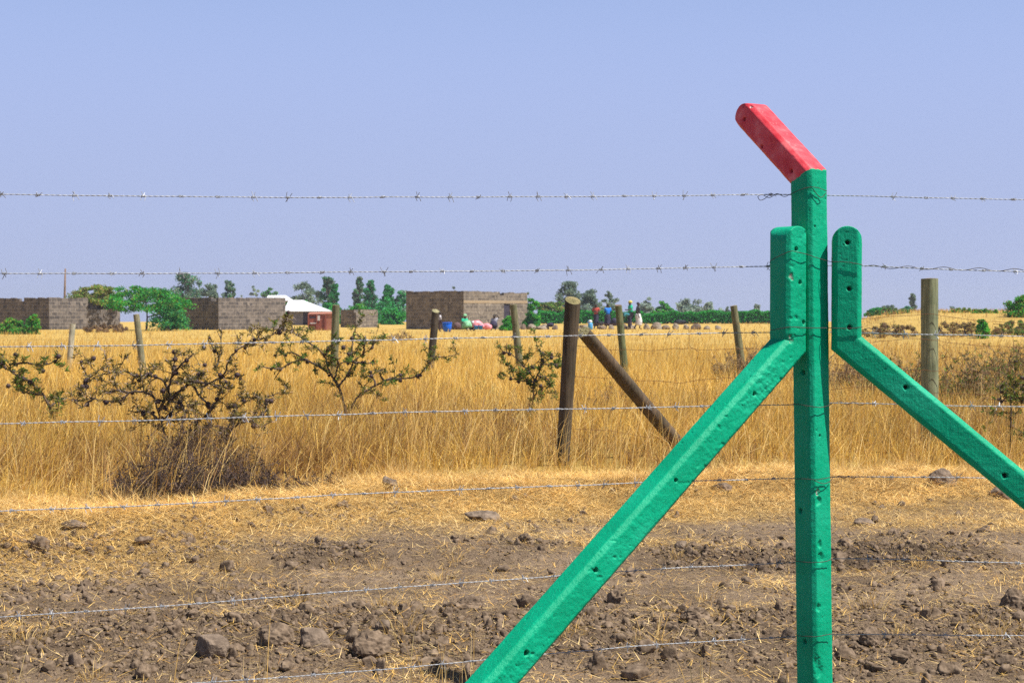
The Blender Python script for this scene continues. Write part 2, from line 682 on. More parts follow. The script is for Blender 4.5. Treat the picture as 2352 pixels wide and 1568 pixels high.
n2_ = noise_node(nt, v, 26, 5, 0.7)
n3 = noise_node(nt, v, 110, 3, 0.7)
soil = ramp(nt, n1.outputs[0], [(0.30, (0.135, 0.096, 0.065)), (0.5, (0.235, 0.170, 0.116)), (0.72, (0.335, 0.248, 0.172))])
soil2 = ramp(nt, n2_.outputs[0], [(0.30, (0.50, 0.47, 0.45)), (0.55, (1.0, 1.0, 1.0)), (0.8, (1.25, 1.22, 1.18))])
brk = nd(nt, 'ShaderNodeAttribute', attribute_name='broken')
soilb = mixc(nt, brk.outputs['Fac'], (1.28, 1.27, 1.25), (0.62, 0.60, 0.59))
sm0 = mixc(nt, 1.0, soil.outputs[0], soilb.outputs[2], 'MULTIPLY')
sm = mixc(nt, 1.0, sm0.outputs[2], soil2.outputs[0], 'MULTIPLY')
n4 = noise_node(nt, v, 75, 4, 0.75, 1.5)
chaff = ramp(nt, n4.outputs[0], [(0.54, (0, 0, 0)), (0.66, (1, 1, 1))])
chf = nd(nt, 'ShaderNodeMath', operation='MULTIPLY')
nt.links.new(chaff.outputs[0], chf.inputs[0])
chf.inputs[1].default_value = 0.5
sm2 = mixc(nt, chf.outputs[0], sm.outputs[2], (0.50, 0.37, 0.19))
stw = nd(nt, 'ShaderNodeAttribute', attribute_name='straw')
fld = nd(nt, 'ShaderNodeAttribute', attribute_name='field')
thatch = ramp(nt, n4.outputs[0], [(0.33, (0.16, 0.098, 0.042)), (0.52, (0.44, 0.28, 0.10)), (0.75, (0.70, 0.48, 0.20))])
g1 = mixc(nt, stw.outputs['Fac'], sm2.outputs[2], thatch.outputs[0])
nf = noise_node(nt, v, 0.35, 5, 0.6)
fieldc = ramp(nt, nf.outputs[0], [(0.3, (0.40, 0.265, 0.070)), (0.7, (0.60, 0.41, 0.12))])
g2 = mixc(nt, fld.outputs['Fac'], g1.outputs[2], fieldc.outputs[0])
nt.links.new(g2.outputs[2], b.inputs['Base Color'])
b.inputs['Roughness'].default_value = 0.95
b.inputs['Specular IOR Level'].default_value = 0.1
ad = nd(nt, 'ShaderNodeMath', operation='ADD')
nt.links.new(n2_.outputs[0], ad.inputs[0])
nt.links.new(n3.outputs[0], ad.inputs[1])
bump(nt, b, ad.outputs[0], 1.0, 0.022)
ground = obj('ground', me, m)
tag(ground, 'dry brown soil in front running into a wide straw coloured field', 'ground', kind='structure')


# ------------------------------------------------------------------ soft cover: grass, straw, clods (uncountable)
def pick(cols, w, n):
    c = np.array(cols)
    i = rng.choice(len(cols), n, p=np.array(w) / sum(w))
    return c[i] * rng.uniform(0.8, 1.18, (n, 1))


def buildings_clear(x, y):
    return y < 92


def tall_grass():
    n = 330000
    py = rng.uniform(733, 1245, n) ** 1.0
    y = EYE * FPX / (py - HORIZON)
    half = 0.36 * y + 2.0
    x = rng.uniform(-1, 1, n) * half
    ge = grass_edge(x, y)
    dens = 0.70 + 0.6 * n2(x, y, 0.8, 41)
    far_ok = (y < 93) | ((x > 15) & (y < 150)) | ((x > 3) & (y < 100.6))
    k = (ge > -0.35) & (rng.uniform(0, 1, n) < np.clip(dens, 0.28, 1)) & far_ok
    k &= rng.uniform(0, 1, n) < (0.16 + 0.84 * sstep(-0.1, 2.3, ge))
    x, y, ge = x[k], y[k], ge[k]
    n = len(x)
    # near blades grow out of tussocks and splay away from their middle
    cell = 0.30
    cx, cy = np.floor(x / cell), np.floor(y / cell)
    ci, cj = cx.astype(np.int64), cy.astype(np.int64)
    tx = (cx + 0.15 + 0.7 * _hash(ci, cj, ci * 0, 3)) * cell
    ty = (cy + 0.15 + 0.7 * _hash(ci, cj, ci * 0, 4)) * cell
    tus = (rng.uniform(0, 1, n) < 0.72) & (y < 30)
    pull = rng.uniform(0.45, 0.95, n)
    ox, oy = x - tx, y - ty
    x = np.where(tus, tx + ox * (1 - pull), x)
    y = np.where(tus, ty + oy * (1 - pull), y)
    splay_az = np.arctan2(oy, ox)
    splay = np.hypot(ox, oy) / cell
    thick = 0.65 + 0.7 * _hash(ci, cj, ci * 0, 5)
    patch = n2(x, y, 0.55, 42)
    h = (0.42 + 0.13 * n2(x, y, 0.35, 43)) * rng.uniform(0.55, 1.25, n)
    h *= np.where(tus, thick, 1) * (0.42 + 0.58 * sstep(0, 2.6, ge)) * (1 - 0.48 * sstep(-0.2, 0.5, x) * sstep(3.6, 2.8, x) * sstep(18, 15, y))
    h *= 1 - 0.45 * sstep(28, 75, y)
    w = 0.0034 + 0.00019 * y
    w *= rng.uniform(0.6, 1.3, n)
    wind = 0.6 * n2(x, y, 0.25, 44)
    az = wind + rng.normal(0, 1.5, n) + (0.2)
    lean = np.abs(rng.normal(0.32, 0.34, n)) + 0.35 * sstep(0.05, 0.5, patch) * sstep(30, 14, y)
    az = np.where(tus, splay_az + rng.normal(0, 0.7, n), az)
    lean = np.where(tus, np.abs(0.15 + 0.75 * splay + rng.normal(0, 0.24, n)) + 0.25 * sstep(0.05, 0.5, patch), lean)
    lean = lean + 0.9 * sstep(0.9, 0.0, ge) * rng.uniform(0, 1, n) + np.where((y < 26) & (rng.uniform(0, 1, n) < 0.14), rng.uniform(0.3, 0.8, n), 0)
    gold = pick([(0.74, 0.465, 0.090), (0.81, 0.555, 0.135), (0.60, 0.345, 0.062), (0.86, 0.66, 0.25)], [4, 3, 2, 1.2], n)
    gold *= (1 + 0.22 * n2(x, y, 0.16, 46) + 0.16 * n2(x, y, 0.9, 47))[:, None]
    gold *= np.where(y < 24, rng.uniform(0.55, 1.2, n), 1.0)[:, None]
    brown = pick([(0.32, 0.175, 0.060), (0.18, 0.095, 0.050), (0.46, 0.27, 0.080)], [3, 2.5, 2], n)
    pb = np.clip(0.28 + 1.2 * patch, 0.05, 0.85) * sstep(30, 13, y) + 0.05 + 0.30 * sstep(0.19, 0.23, x / y) * sstep(20, 30, y)
    isb = rng.uniform(0, 1, n) < pb
    col = np.where(isb[:, None], brown, gold)
    base = np.stack([x, y, height(x, y, False) - 0.015], 1)
    return tag(obj('tall_grass', blades_mesh('tall_grass', base, h, w, az, lean, col), M['grass']),
               'tall dry golden grass covering the field behind the barbed wire', 'grass', kind='stuff')


tall_grass()


def seed_stalks():
    n = 14000
    py = rng.uniform(745, 1200, n)
    y = EYE * FPX / (py - HORIZON)
    x = rng.uniform(-1, 1, n) * (0.36 * y + 2)
    k = (grass_edge(x, y) > 0.1) & (y < 60)
    x, y = x[k], y[k]
    n = len(x)
    h = rng.uniform(0.45, 0.80, n)
    w = (0.0026 + 0.00012 * y) * rng.uniform(0.8, 1.4, n)
    az = rng.normal(0.3, 1.0, n)
    lean = np.abs(rng.normal(0.5, 0.42, n))
    col = pick([(0.80, 0.58, 0.23), (0.72, 0.45, 0.12), (0.5, 0.29, 0.10)], [3, 3, 1.5], n)
    base = np.stack([x, y, height(x, y, False)], 1)
    return tag(obj('grass_stalks', blades_mesh('grass_stalks', base, h, w, az, lean, col, 1.3), M['grass']),
               'long pale flowering stalks standing above the dry grass', 'grass', kind='stuff')


seed_stalks()


def straw_litter():
    n = 460000
    y = rng.uniform(5.2, 13.2, n)
    x = rng.uniform(-4.6, 5.0, n)
    ge = grass_edge(x, y)
    patch = n2(x, y, 1.3, 51)
    p = sstep(-3.1, -1.2, ge + 1.1 * patch) * sstep(0.9, 0.2, ge) + 0.55 * sstep(0.0, 0.45, n2(x, y, 2.2, 55)) * sstep(-0.3, 0.25, n2(x, y, 0.6, 56)) + 0.13
    k = rng.uniform(0, 1, n) < p
    x, y, ge = x[k], y[k], ge[k]
    n = len(x)
    pile = np.exp(-((ge + 0.7) / 0.7) ** 2)
    z = height(x, y) + rng.uniform(0.0, 1, n) * (0.012 + 0.045 * pile)
    L = rng.uniform(0.03, 0.17, n) * (0.6 + 0.4 * sstep(-2.2, -0.9, ge))
    w = rng.uniform(0.0018, 0.0036, n)
    az = rng.uniform(0, 2 * np.pi, n)
    lean = np.clip(rng.normal(1.47, 0.20, n), 0.6, 1.72)
    col = pick([(0.79, 0.505, 0.15), (0.88, 0.64, 0.28), (0.63, 0.36, 0.09), (0.27, 0.15, 0.06)], [4, 4, 2.5, 1.4], n)
    col *= (1.08 + 0.38 * n2(x, y, 3.0, 53) + 0.15 * n2(x, y, 0.9, 54))[:, None]
    # lying straws: constant direction
    me = blades_mesh('straw_litter', np.stack([x, y, z], 1), L, w, az, lean, col, 0)
    tag(obj('straw_litter', me, M['straw']), 'cut yellow straw lying on the soil and heaped before the grass', 'straw', kind='stuff')


straw_litter()


def short_tufts():
    """dry tussocks left standing on the bare soil"""
    P, H, Wd, A, Ln, C = [], [], [], [], [], []
    spots = []
    for _ in range(260):
        y = rng.uniform(5.6, 11.5)
        x = rng.uniform(-3.9, 4.2)
        g = grass_edge(np.array([x]), np.array([y]))[0]
        if g > -0.2 or rng.uniform() > 0.25 + 0.75 * sstep(-3, -0.5, g):
            continue
        spots.append((x, y, rng.uniform(0.4, 1.0)))
    for (px, py) in ((2000, 1410), (1500, 1490), (2290, 1470), (890, 1400), (690, 1385), (1300, 1470), (1990, 1180), (930, 1460), (60, 1480)):
        g = on_ground(px, py)
        spots.append((g[0], g[1], 1.3))
    for _ in range(900):
        x, y = rng.uniform(-4.2, 4.6), rng.uniform(9.3, 13.0)
        g = grass_edge(np.array([x]), np.array([y]))[0]
        if -1.1 < g < 0.5 and rng.uniform() < 0.55:
            spots.append((x, y, rng.uniform(0.9, 2.3) * (1 + 0.25 * g)))
    for x, y, s in spots:
        n = int(40 * s)
        r = rng.uniform(0, 0.07 * s, n)
        a = rng.uniform(0, 2 * np.pi, n)
        xx, yy = x + r * np.cos(a), y + r * np.sin(a)
        P.append(np.stack([xx, yy, height(xx, yy) - 0.008], 1))
        H.append(rng.uniform(0.05, 0.13, n) * s)
        Wd.append(rng.uniform(0.002, 0.0038, n))
        A.append(a + rng.normal(0, 0.5, n))
        Ln.append(rng.uniform(0.3, 1.4, n))
        C.append(pick([(0.70, 0.50, 0.21), (0.60, 0.38, 0.12), (0.44, 0.26, 0.08)], [3, 3, 1], n))
    me = blades_mesh('dry_tussocks', np.concatenate(P), np.concatenate(H), np.concatenate(Wd), np.concatenate(A), np.concatenate(Ln), np.concatenate(C))
    tag(obj('dry_tussocks', me, M['grass']), 'short dry grass tussocks scattered over the bare soil', 'grass', kind='stuff')


short_tufts()


def clods():
    V0, F0 = ico(1)
    F0 = np.array(F0)
    V2, F2 = ico(3)
    F2 = np.array(F2)
    V3, F3 = ico(4)
    F3 = np.array(F3)
    VV, TT, off = [], [], 0
    for (n, s0, s1, V_, F_) in ((60000, 0.003, 0.013, V0, F0), (6500, 0.011, 0.028, V2, F2), (420, 0.026, 0.050, V3, F3)):
        y = rng.uniform(5.2, 11.2, n * 2)
        x = rng.uniform(-4.2, 4.6, n * 2)
        ge = grass_edge(x, y)
        rough = broken(x, y)
        p = sstep(0.12, 0.75, rough + 0.3 * n2(x, y, 2.4, 61)) * sstep(-0.7, -1.6, ge) + 0.02
        k = np.where(rng.uniform(0, 1, n * 2) < p)[0][:n]
        x, y = x[k], y[k]
        s = s0 + (s1 - s0) * rng.power(0.6, len(k))
        z = height(x, y)
        tmpl = []
        for t in range(24):
            d = 1 + 0.65 * fbm(V_ * 1.2 + t * 9.1, 2, t) + 0.55 * np.abs(fbm(V_ * 2.6 + t, 2, t + 40)) + 0.28 * fbm(V_ * 6 + t, 2, t + 60)
            for _ in range(9):
                nr = rng.normal(0, 1, 3)
                nr /= np.linalg.norm(nr)
                lim = rng.uniform(0.55, 0.85)
                tt = (V_ @ nr) * d
                d = np.where(tt > lim, d * lim / np.maximum(tt, 1e-3), d)
            sc = rng.uniform(0.6, 1.35, 3) * np.array((1, 1, 0.85))
            tmpl.append(V_ * d[:, None] * sc)
        for i in range(len(k)):
            a = rng.uniform(0, 6.28)
            c, s_ = math.cos(a), math.sin(a)
            T = tmpl[i % 24]
            v = np.stack([T[:, 0] * c - T[:, 1] * s_, T[:, 0] * s_ + T[:, 1] * c, T[:, 2]], 1) * s[i]
            VV.append(v + np.array((x[i], y[i], z[i] + 0.05 * s[i])))
            TT.append(F_ + off)
            off += len(V_)
    V = np.concatenate(VV)
    T = np.concatenate(TT)
    me = raw_mesh('soil_clods', V, T.ravel(), np.arange(len(T)) * 3)
    tag(obj('soil_clods', me, M['clod']), 'crumbly brown clods broken out of the ploughed soil', 'soil clods', kind='stuff')


M['clod'] = noisy('soil_clod', (0.075, 0.052, 0.035), (0.255, 0.186, 0.128), 30, 0.95, 0.8, 0.01, detail=6, spec=0.1)
M['rock'] = noisy('field_stone', (0.095, 0.069, 0.050), (0.265, 0.200, 0.146), 22, 0.9, 1.0, 0.02, detail=7, spec=0.15)
M['rock_pale'] = noisy('pale_boulder', (0.15, 0.12, 0.09), (0.36, 0.30, 0.23), 3, 0.9, 0.5, 0.03, spec=0.15)
clods()


def stone(name, px, py, wpx, hpx, label, material, cat='stone', seed=0, group=None, flatness=1.0, facet=0.6, Y=None):
    """stone whose foot is at pixel (px, py), wpx wide and hpx tall"""
    g = on_ground(px, py) if Y is None else at(px, py, Y)
    Yd = g[1]
    z = hz(g[0], Yd) if Y is None else float(height(np.array([g[0]]), np.array([Yd]), False)[0])
    sc = Yd / FPX
    r = np.array((wpx * sc / 2, wpx * sc / 2 * 0.85, hpx * sc * 0.74))
    V, F = ico(4)
    crumb = cat == 'soil clod'
    d = 1 + 0.55 * fbm(V * 1.0 + seed * 5.7, 2, seed) + 0.14 * fbm(V * 3.0 + seed, 3, seed + 3) + (0.34 if crumb else 0.08) * np.abs(fbm(V * 5 + seed, 3, seed + 9)) + (0.09 if crumb else 0.035) * fbm(V * 14 + seed, 3, seed + 8)
    r_ = np.random.default_rng(seed)
    for _ in range(9):                               # chop facets
        nrm = r_.normal(0, 1, 3)
        nrm /= np.linalg.norm(nrm)
        lim = r_.uniform(0.5, 0.85)
        t = V @ nrm * d
        d = np.where(t > lim, d * (1 - facet) + facet * d * lim / np.maximum(t, 1e-3), d)
    mb = MB()
    mb.add(V * d[:, None] * r + np.array((0, 0, r[2] * 0.27)), F)
    o = mb.build(name, material, None)
    o.location = (g[0], Yd + r[1] * 0.5, z)
    return tag(o, label, cat, group)


G1 = 'stones and clods on the bare soil'
stone('stone', 482, 1507, 84, 64, 'large light topped stone with a dark hollow in front, left of the pair of clods', M['rock'], seed=1, group=G1)
stone('soil_clod', 636, 1482, 78, 48, 'big rounded crumbly clod just right of the largest stone', M['clod'], 'soil clod', seed=2, group=G1, facet=0.1)
stone('stone', 722, 1484, 80, 52, 'angular brown stone with a pale flat top, touching the big rounded clod', M['rock'], seed=3, group=G1, facet=0.7)
stone('soil_clod', 852, 1508, 86, 46, 'lumpy dark clod below the small upright stone in the foreground', M['clod'], 'soil clod', seed=4, group=G1, facet=0.1)
stone('stone', 876, 1459, 44, 36, 'small upright stone with a dark face behind the lumpy clod', M['rock'], seed=5, group=G1, facet=0.7)
stone('stone', 220, 1532, 34, 18, 'small dark squarish stone alone on the soil at the lower left', M['rock'], seed=6, group=G1, facet=0.8)
stone('stone', 165, 1268, 60, 16, 'flat grey stone half buried at the straw edge, far left', M['rock'], seed=7, group=G1)
stone('stone', 258, 1272, 30, 16, 'little grey stone in the straw right of the flat half buried one', M['rock'], seed=17, group=G1)
stone('stone', 895, 1172, 38, 30, 'brown stone in the straw heap below the grass, middle of the picture', M['rock'], seed=8, group=G1)
stone('stone', 1112, 1220, 84, 24, 'low wide brown stone at the foot of the straw heap beside the green brace', M['rock'], seed=9, group=G1)
stone('stone', 1656, 1170, 50, 22, 'dark flat stone in the straw between the brace and the green post', M['rock'], seed=10, group=G1, facet=0.7)
stone('stone', 1562, 1282, 36, 18, 'dark little stone on the track, between the brace and the green post', M['rock'], seed=11, group=G1, facet=0.7)
stone('stone', 2172, 1158, 74, 42, 'large stone bedded in the straw right of the green post', M['rock'], seed=12, group=G1)
stone('stone', 2302, 1178, 66, 36, 'stone in the straw below the right hand green brace', M['rock'], seed=13, group=G1)
stone('stone', 1988, 1222, 56, 18, 'low brown stone just right of the green post', M['rock'], seed=14, group=G1)
stone('stone', 1812, 1486, 40, 36, 'stone half hidden behind the foot of the green post', M['rock'], seed=15, group=G1)
stone('soil_clod', 2004, 1494, 56, 40, 'dark clod right of the green post near the lowest wire', M['clod'], 'soil clod', seed=16, group=G1, facet=0.1)
stone('soil_clod', 1600, 1440, 70, 34, 'dark clod under the right side of the green brace', M['clod'], 'soil clod', seed=18, group=G1, facet=0.1)
stone('soil_clod', 2335, 1412, 60, 46, 'tall dark clod at the right edge of the soil', M['clod'], 'soil clod', seed=19, group=G1, facet=0.1)
stone('soil_clod', 1075, 1412, 66, 30, 'dark clod at the upper left of the green brace foot', M['clod'], 'soil clod', seed=20, group=G1, facet=0.1)


# ------------------------------------------------------------------ painted concrete post and braces
def section(w, d, ch, s):
    """closed outline of a chamfered rectangle, symmetric in u; returns (u, v) points"""
    hu, hv = w / 2, d / 2
    corners = [(hu, -hv + ch), (hu, hv - ch), (hu - ch, hv), (-hu + ch, hv), (-hu, hv - ch), (-hu, -hv + ch), (-hu + ch, -hv), (hu - ch, -hv)]
    pts = []
    for i in range(8):
        a, b_ = np.array(corners[i]), np.array(corners[(i + 1) % 8])
        n = max(2, int(round(np.linalg.norm(b_ - a) / s)))
        for k in range(n):
            pts.append(a + (b_ - a) * k / n)
    return np.array(pts)


def mitred(P0, P1, P2, u, round0, sec, s):
    """bar P0 -> P1 -> P2 bent in the plane normal to u.  round0: P0 end is a half round."""
    P0, P1, P2, u = (np.asarray(a, float) for a in (P0, P1, P2, u))
    t1 = (P1 - P0) / np.linalg.norm(P1 - P0)
    t2 = (P2 - P1) / np.linalg.norm(P2 - P1)
    v1, v2 = np.cross(t1, u), np.cross(t2, u)
    hv = np.abs(sec[:, 1]).max()

    def end(P, t, v, rnd, sgn):
        E = P + sec[:, :1] * u + sec[:, 1:] * v
        if rnd:
            E = E + sgn * t * (hv - np.sqrt(np.maximum(hv ** 2 - sec[:, 1] ** 2, 0)))[:, None]
        return E
    A = end(P0, t1, v1, round0 == 0, 1)
    B = end(P2, t2, v2, round0 == 2, -1)
    # mitre ring: same offset v measured in both limbs
    vm = v1 + v2
    vm = vm / np.dot(vm, v1)
    Mr = P1 + sec[:, :1] * u + sec[:, 1:] * vm
    n1 = max(3, int(np.linalg.norm(P1 - P0) / s))
    n2_ = max(3, int(np.linalg.norm(P2 - P1) / s))
    rings = [A + (Mr - A) * k / n1 for k in range(n1)] + [Mr + (B - Mr) * k / n2_ for k in range(n2_ + 1)]
    k, n = len(rings), len(sec)
    V = np.concatenate(rings)
    i = np.arange(k - 1)[:, None] * n
    j = np.arange(n)[None, :]
    jn = (j + 1) % n
    Q = np.stack([i + j, i + n + j, i + n + jn, i + jn], -1).reshape(-1, 4)
    wob = np.round(2.2 * fbm(np.stack([np.cos(np.arange(n) / n * 6.283) * 4, np.sin(np.arange(n) / n * 6.283) * 4, np.zeros(n)], 1), 3, 5)).astype(int)
    limb = (np.arange(k - 1)[:, None] >= n1 + wob[None, :]).ravel()
    cen = V.reshape(k, n, 3).mean(1)
    Q = facing(V, Q, V[Q].mean(1) - np.repeat((cen[:-1] + cen[1:]) / 2, n, 0))
    V, Q = [V], [Q]
    off = len(V[0])
    limbs = [limb]
    # cap both ends: join every point with its mirror image in u
    mir = np.array([np.argmin(np.abs(sec[:, 0] + p[0]) + np.abs(sec[:, 1] - p[1])) for p in sec])
    K = 16
    for base, flip, lb in ((0, False, False), ((k - 1) * n, True, True)):
        ring = V[0][base:base + n]
        order = [q for q in range(n) if sec[q, 0] > 1e-9]
        order.sort(key=lambda q: (sec[q, 1], sec[q, 0] if sec[q, 1] > 0 else sec[q, 0]))
        # walk the +u half of the outline from v = - to v = +
        half = sorted(order, key=lambda q: math.atan2(sec[q, 1], sec[q, 0]))
        G = np.stack([ring[q] + (ring[mir[q]] - ring[q]) * (np.arange(K + 1) / K)[:, None] for q in half])
        idx = off + np.arange(len(half) * (K + 1)).reshape(len(half), K + 1)
        V.append(G.reshape(-1, 3))
        off += idx.size
        a, b_, c, d = idx[:-1, :-1], idx[1:, :-1], idx[1:, 1:], idx[:-1, 1:]
        qd = np.stack([a, b_, c, d], -1).reshape(-1, 4)
        Gf = G.reshape(-1, 3)
        loc_ = qd - idx[0, 0]
        ar = np.linalg.norm(np.cross(Gf[loc_[:, 2]] - Gf[loc_[:, 0]], Gf[loc_[:, 3]] - Gf[loc_[:, 1]]), axis=1)
        qd, loc_ = qd[ar > 1e-9], loc_[ar > 1e-9]
        qd = facing(Gf, loc_, t2 if flip else -t1) + idx[0, 0]
        Q.append(qd)
        limbs.append(np.full(len(qd), lb))
    return np.concatenate(V), np.concatenate(Q), np.concatenate(limbs)


def weld(V, Q):
    key = np.round(V * 1e5).astype(np.int64)
    _, first, inv = np.unique(key, axis=0, return_index=True, return_inverse=True)
    return V[first], inv.ravel()[Q]


def facing(V, Q, out):
    """turn the whole patch so that its faces look along `out` (one vector per face or one for all)"""
    n = np.cross(V[Q[:, 2]] - V[Q[:, 0]], V[Q[:, 3]] - V[Q[:, 1]])
    return Q if (n * out).sum() >= 0 else Q[:, ::-1]


def vnormals(V, Q):
    n = np.cross(V[Q[:, 2]] - V[Q[:, 0]], V[Q[:, 3]] - V[Q[:, 1]])
    N = np.zeros_like(V)
    for k in range(4):
        np.add.at(N, Q[:, k], n)
    return N / (np.linalg.norm(N, axis=1)[:, None] + 1e-12)


def roughen(V, Q, holes, chips, rough_dir=None, seed=0, rough_amt=0.0012):
    """cast-concrete surface: sand texture, pits, broken arrises, bolt holes"""
    bv = BVHTree.FromPolygons(V.tolist(), Q.tolist())
    N = vnormals(V, Q)
    g = np.zeros(len(V))
    # arris wear: where normals turn quickly the edge is crumbly
    turn = np.zeros(len(V))
    fn = np.cross(V[Q[:, 2]] - V[Q[:, 0]], V[Q[:, 3]] - V[Q[:, 1]])
    fn /= np.linalg.norm(fn, axis=1)[:, None] + 1e-12
    for k in range(4):
        np.maximum.at(turn, Q[:, k], 1 - np.abs(np.einsum('ij,ij->i', fn, N[Q[:, k]])))
    edge = sstep(0.02, 0.08, turn)
    D = 0.0007 * fbm(V * 12, 2, seed + 1) + 0.0007 * fbm(V * 70, 2, seed + 2)
    wear = sstep(0.05, 0.5, fbm(V * 11, 3, seed + 3))
    D -= edge * (0.0008 + 0.0026 * wear * (0.3 + 1.2 * np.abs(fbm(V * 75, 2, seed + 4))))
    D -= 0.0025 * sstep(0.72, 0.82, vnoise(V * 95, seed + 5)) * sstep(0.0, 0.3, vnoise(V * 9, seed + 6))
    if rough_dir is not None:
        face = sstep(0.6, 0.9, N @ np.asarray(rough_dir))
        D += face * (0.0034 * fbm(V * 60, 4, seed + 7, 0.6) * (0.4 + 0.9 * sstep(-0.2, 0.4, fbm(V * 6, 2, seed + 8))))
        D -= face * 0.003 * sstep(0.40, 0.62, fbm(V * 34, 2, seed + 17))
    hole = np.zeros(len(V))
    chip = np.zeros(len(V))
    for (px, py, r) in holes:
        d = Vector(ray(px, py)).normalized()
        hit, nrm, fi, dist = bv.ray_cast(Vector((0, 0, EYE)), d)
        if hit is None:
            continue
        dd = np.linalg.norm(V - np.array(hit), axis=1)
        w = sstep(1.25, 0.75, dd / (r * (1 + 0.25 * vnoise(V * 200, 3))))
        same = (N @ np.array(nrm)) > 0.5
        D = np.where(same, D - w * 0.022, D)
        hole = np.maximum(hole, w * same * sstep(0.6, 1.0, w))
    for (px, py, r, *bare) in chips:
        d = Vector(ray(px, py)).normalized()
        hit, nrm, fi, dist = bv.ray_cast(Vector((0, 0, EYE)), d)
        if hit is None:
            continue
        dd = np.linalg.norm((V - np.array(hit)) * np.array((1, 1, 0.7)), axis=1)
        w = sstep(1.1, 0.5, dd / (r * (1 + 0.5 * fbm(V * 90, 2, 8))))
        D -= w * 0.006
        chip = np.maximum(chip, (bare[0] if bare else 1.0) * sstep(0.3, 0.7, w) * sstep(0.05, -0.25, fbm(V * 110, 2, 12)))
    return V + N * D[:, None], hole, chip


SP = 0.0031
SEC = section(0.099, 0.099, 0.014, SP)
PC = np.array((1.022, 5.53))                       # post axis on the ground plane
d_out = np.array((-0.819, -0.574, 0.0))            # where the left brace goes
d_side = np.array((0.574, -0.819, 0.0))            # normal of the post's sunlit face

# post with its cranked arm leaning away from the sunlit side
lean = np.array((0.016, 0.0, 0.0))
top = np.array((1.019, 5.53, 1.866))
P0 = np.array((1.019 + 0.034, 5.53, -0.25))
arm_dir = np.array((-0.574 * 0.76, 0.819 * 0.76, 0.65))
arm_dir /= np.linalg.norm(arm_dir)
V, Q, limb = mitred(P0, top, top + arm_dir * 0.400, d_out * -1, 2, SEC, SP)
V, Q = weld(V, Q)
V, hole, chip = roughen(V, Q,
                        [(1844, 855, .008), (1838, 1172, .008), (1848, 1472, .008), (1709, 274, .006), (1749, 337, .006), (1817, 393, .006), (1883, 1000, .003), (1872, 520, .003)],
                        [(1879, 1130, .010), (1880, 1152, .013, 0), (1884, 1280, .014, 0), (1882, 1250, .010, 0), (1880, 1395, .010, 0), (1882, 1540, .018, 0), (1878, 1520, .014, 0), (1726, 245, .005), (1707, 243, .005)], seed=3)
post = empty('concrete_fence_post', (PC[0] + 0.03, PC[1], 0))
tag(post, 'green painted upright concrete post with a red cranked tip, between the two braces', 'fence post')


def split_part(name, sel, material, parent):
    q = Q[sel]
    used, inv = np.unique(q, return_inverse=True)
    me = quads_mesh(name, V[used] - np.array(parent.location), inv.reshape(-1, 4), {'hole': ('FLOAT', hole[used]), 'chip': ('FLOAT', chip[used])}, smooth=True)
    return obj(name, me, material, parent)


post_V, post_Q = V.copy(), Q.copy()
split_part('post_shaft', ~limb, M['green'], post)
arm = split_part('cranked_arm', limb, M['red'], post)
arm['label'] = 'red painted arm bent away from the upright'
solid = [(V, Q)]


def brace(label, top_xy, ztop, bend_z, d, angle, out_len, holes, chips, rough_dir, seed):
    d = np.asarray(d, float)
    u = np.cross(d, (0, 0, 1.0))
    u /= np.linalg.norm(u)
    A = np.array((top_xy[0], top_xy[1], ztop))
    B = np.array((top_xy[0], top_xy[1], bend_z))
    E = B + out_len * (d * math.sin(angle) - np.array((0, 0, 1)) * math.cos(angle))
    V, Q, limb = mitred(A, B, E, u, 0, SEC, SP)
    V, Q = weld(V, Q)
    V, hole, chip = roughen(V, Q, holes, chips, rough_dir, seed)
    loc = np.array((top_xy[0], top_xy[1], 0))
    me = quads_mesh('concrete_brace', V - loc, Q, {'hole': ('FLOAT', hole), 'chip': ('FLOAT', chip)}, smooth=True)
    o = obj('concrete_brace', me, M['green'])
    o.location = loc
    solid.append((V, Q))
    return tag(o, label, 'fence brace', 'green concrete braces of the corner post')


az_r = math.radians(-9)
d_r = np.array((math.cos(az_r), math.sin(az_r), 0))
brace('green concrete brace with a rough pitted side, slanting down to the left across the picture', (PC[0] + d_out[0] * 0.101, PC[1] + d_out[1] * 0.101),
      1.42 + 0.2735, 1.288, d_out, math.radians(51), 2.45,
      [(1829, 572, .006), (1838, 648, .006), (1846, 741, .006), (1733, 904, .006), (1553, 1103, .006), (1369, 1309, .007), (1209, 1499, .008)],
      [(1818, 636, .010), (1817, 780, .012)], d_side, 21)
brace('green concrete brace with a smooth shaded side, slanting down to the right', (PC[0] + d_r[0] * 0.126, PC[1] + d_r[1] * 0.126),
      1.42 + 0.275, 1.297, d_r, math.radians(50), 2.4,
      [(1947, 557, .007), (1950, 663, .007), (1951, 752, .007), (2080, 889, .007), (2308, 1092, .008)],
      [], None, 31)
SOLID_BVH = [BVHTree.FromPolygons(v.tolist(), q.tolist()) for v, q in solid]


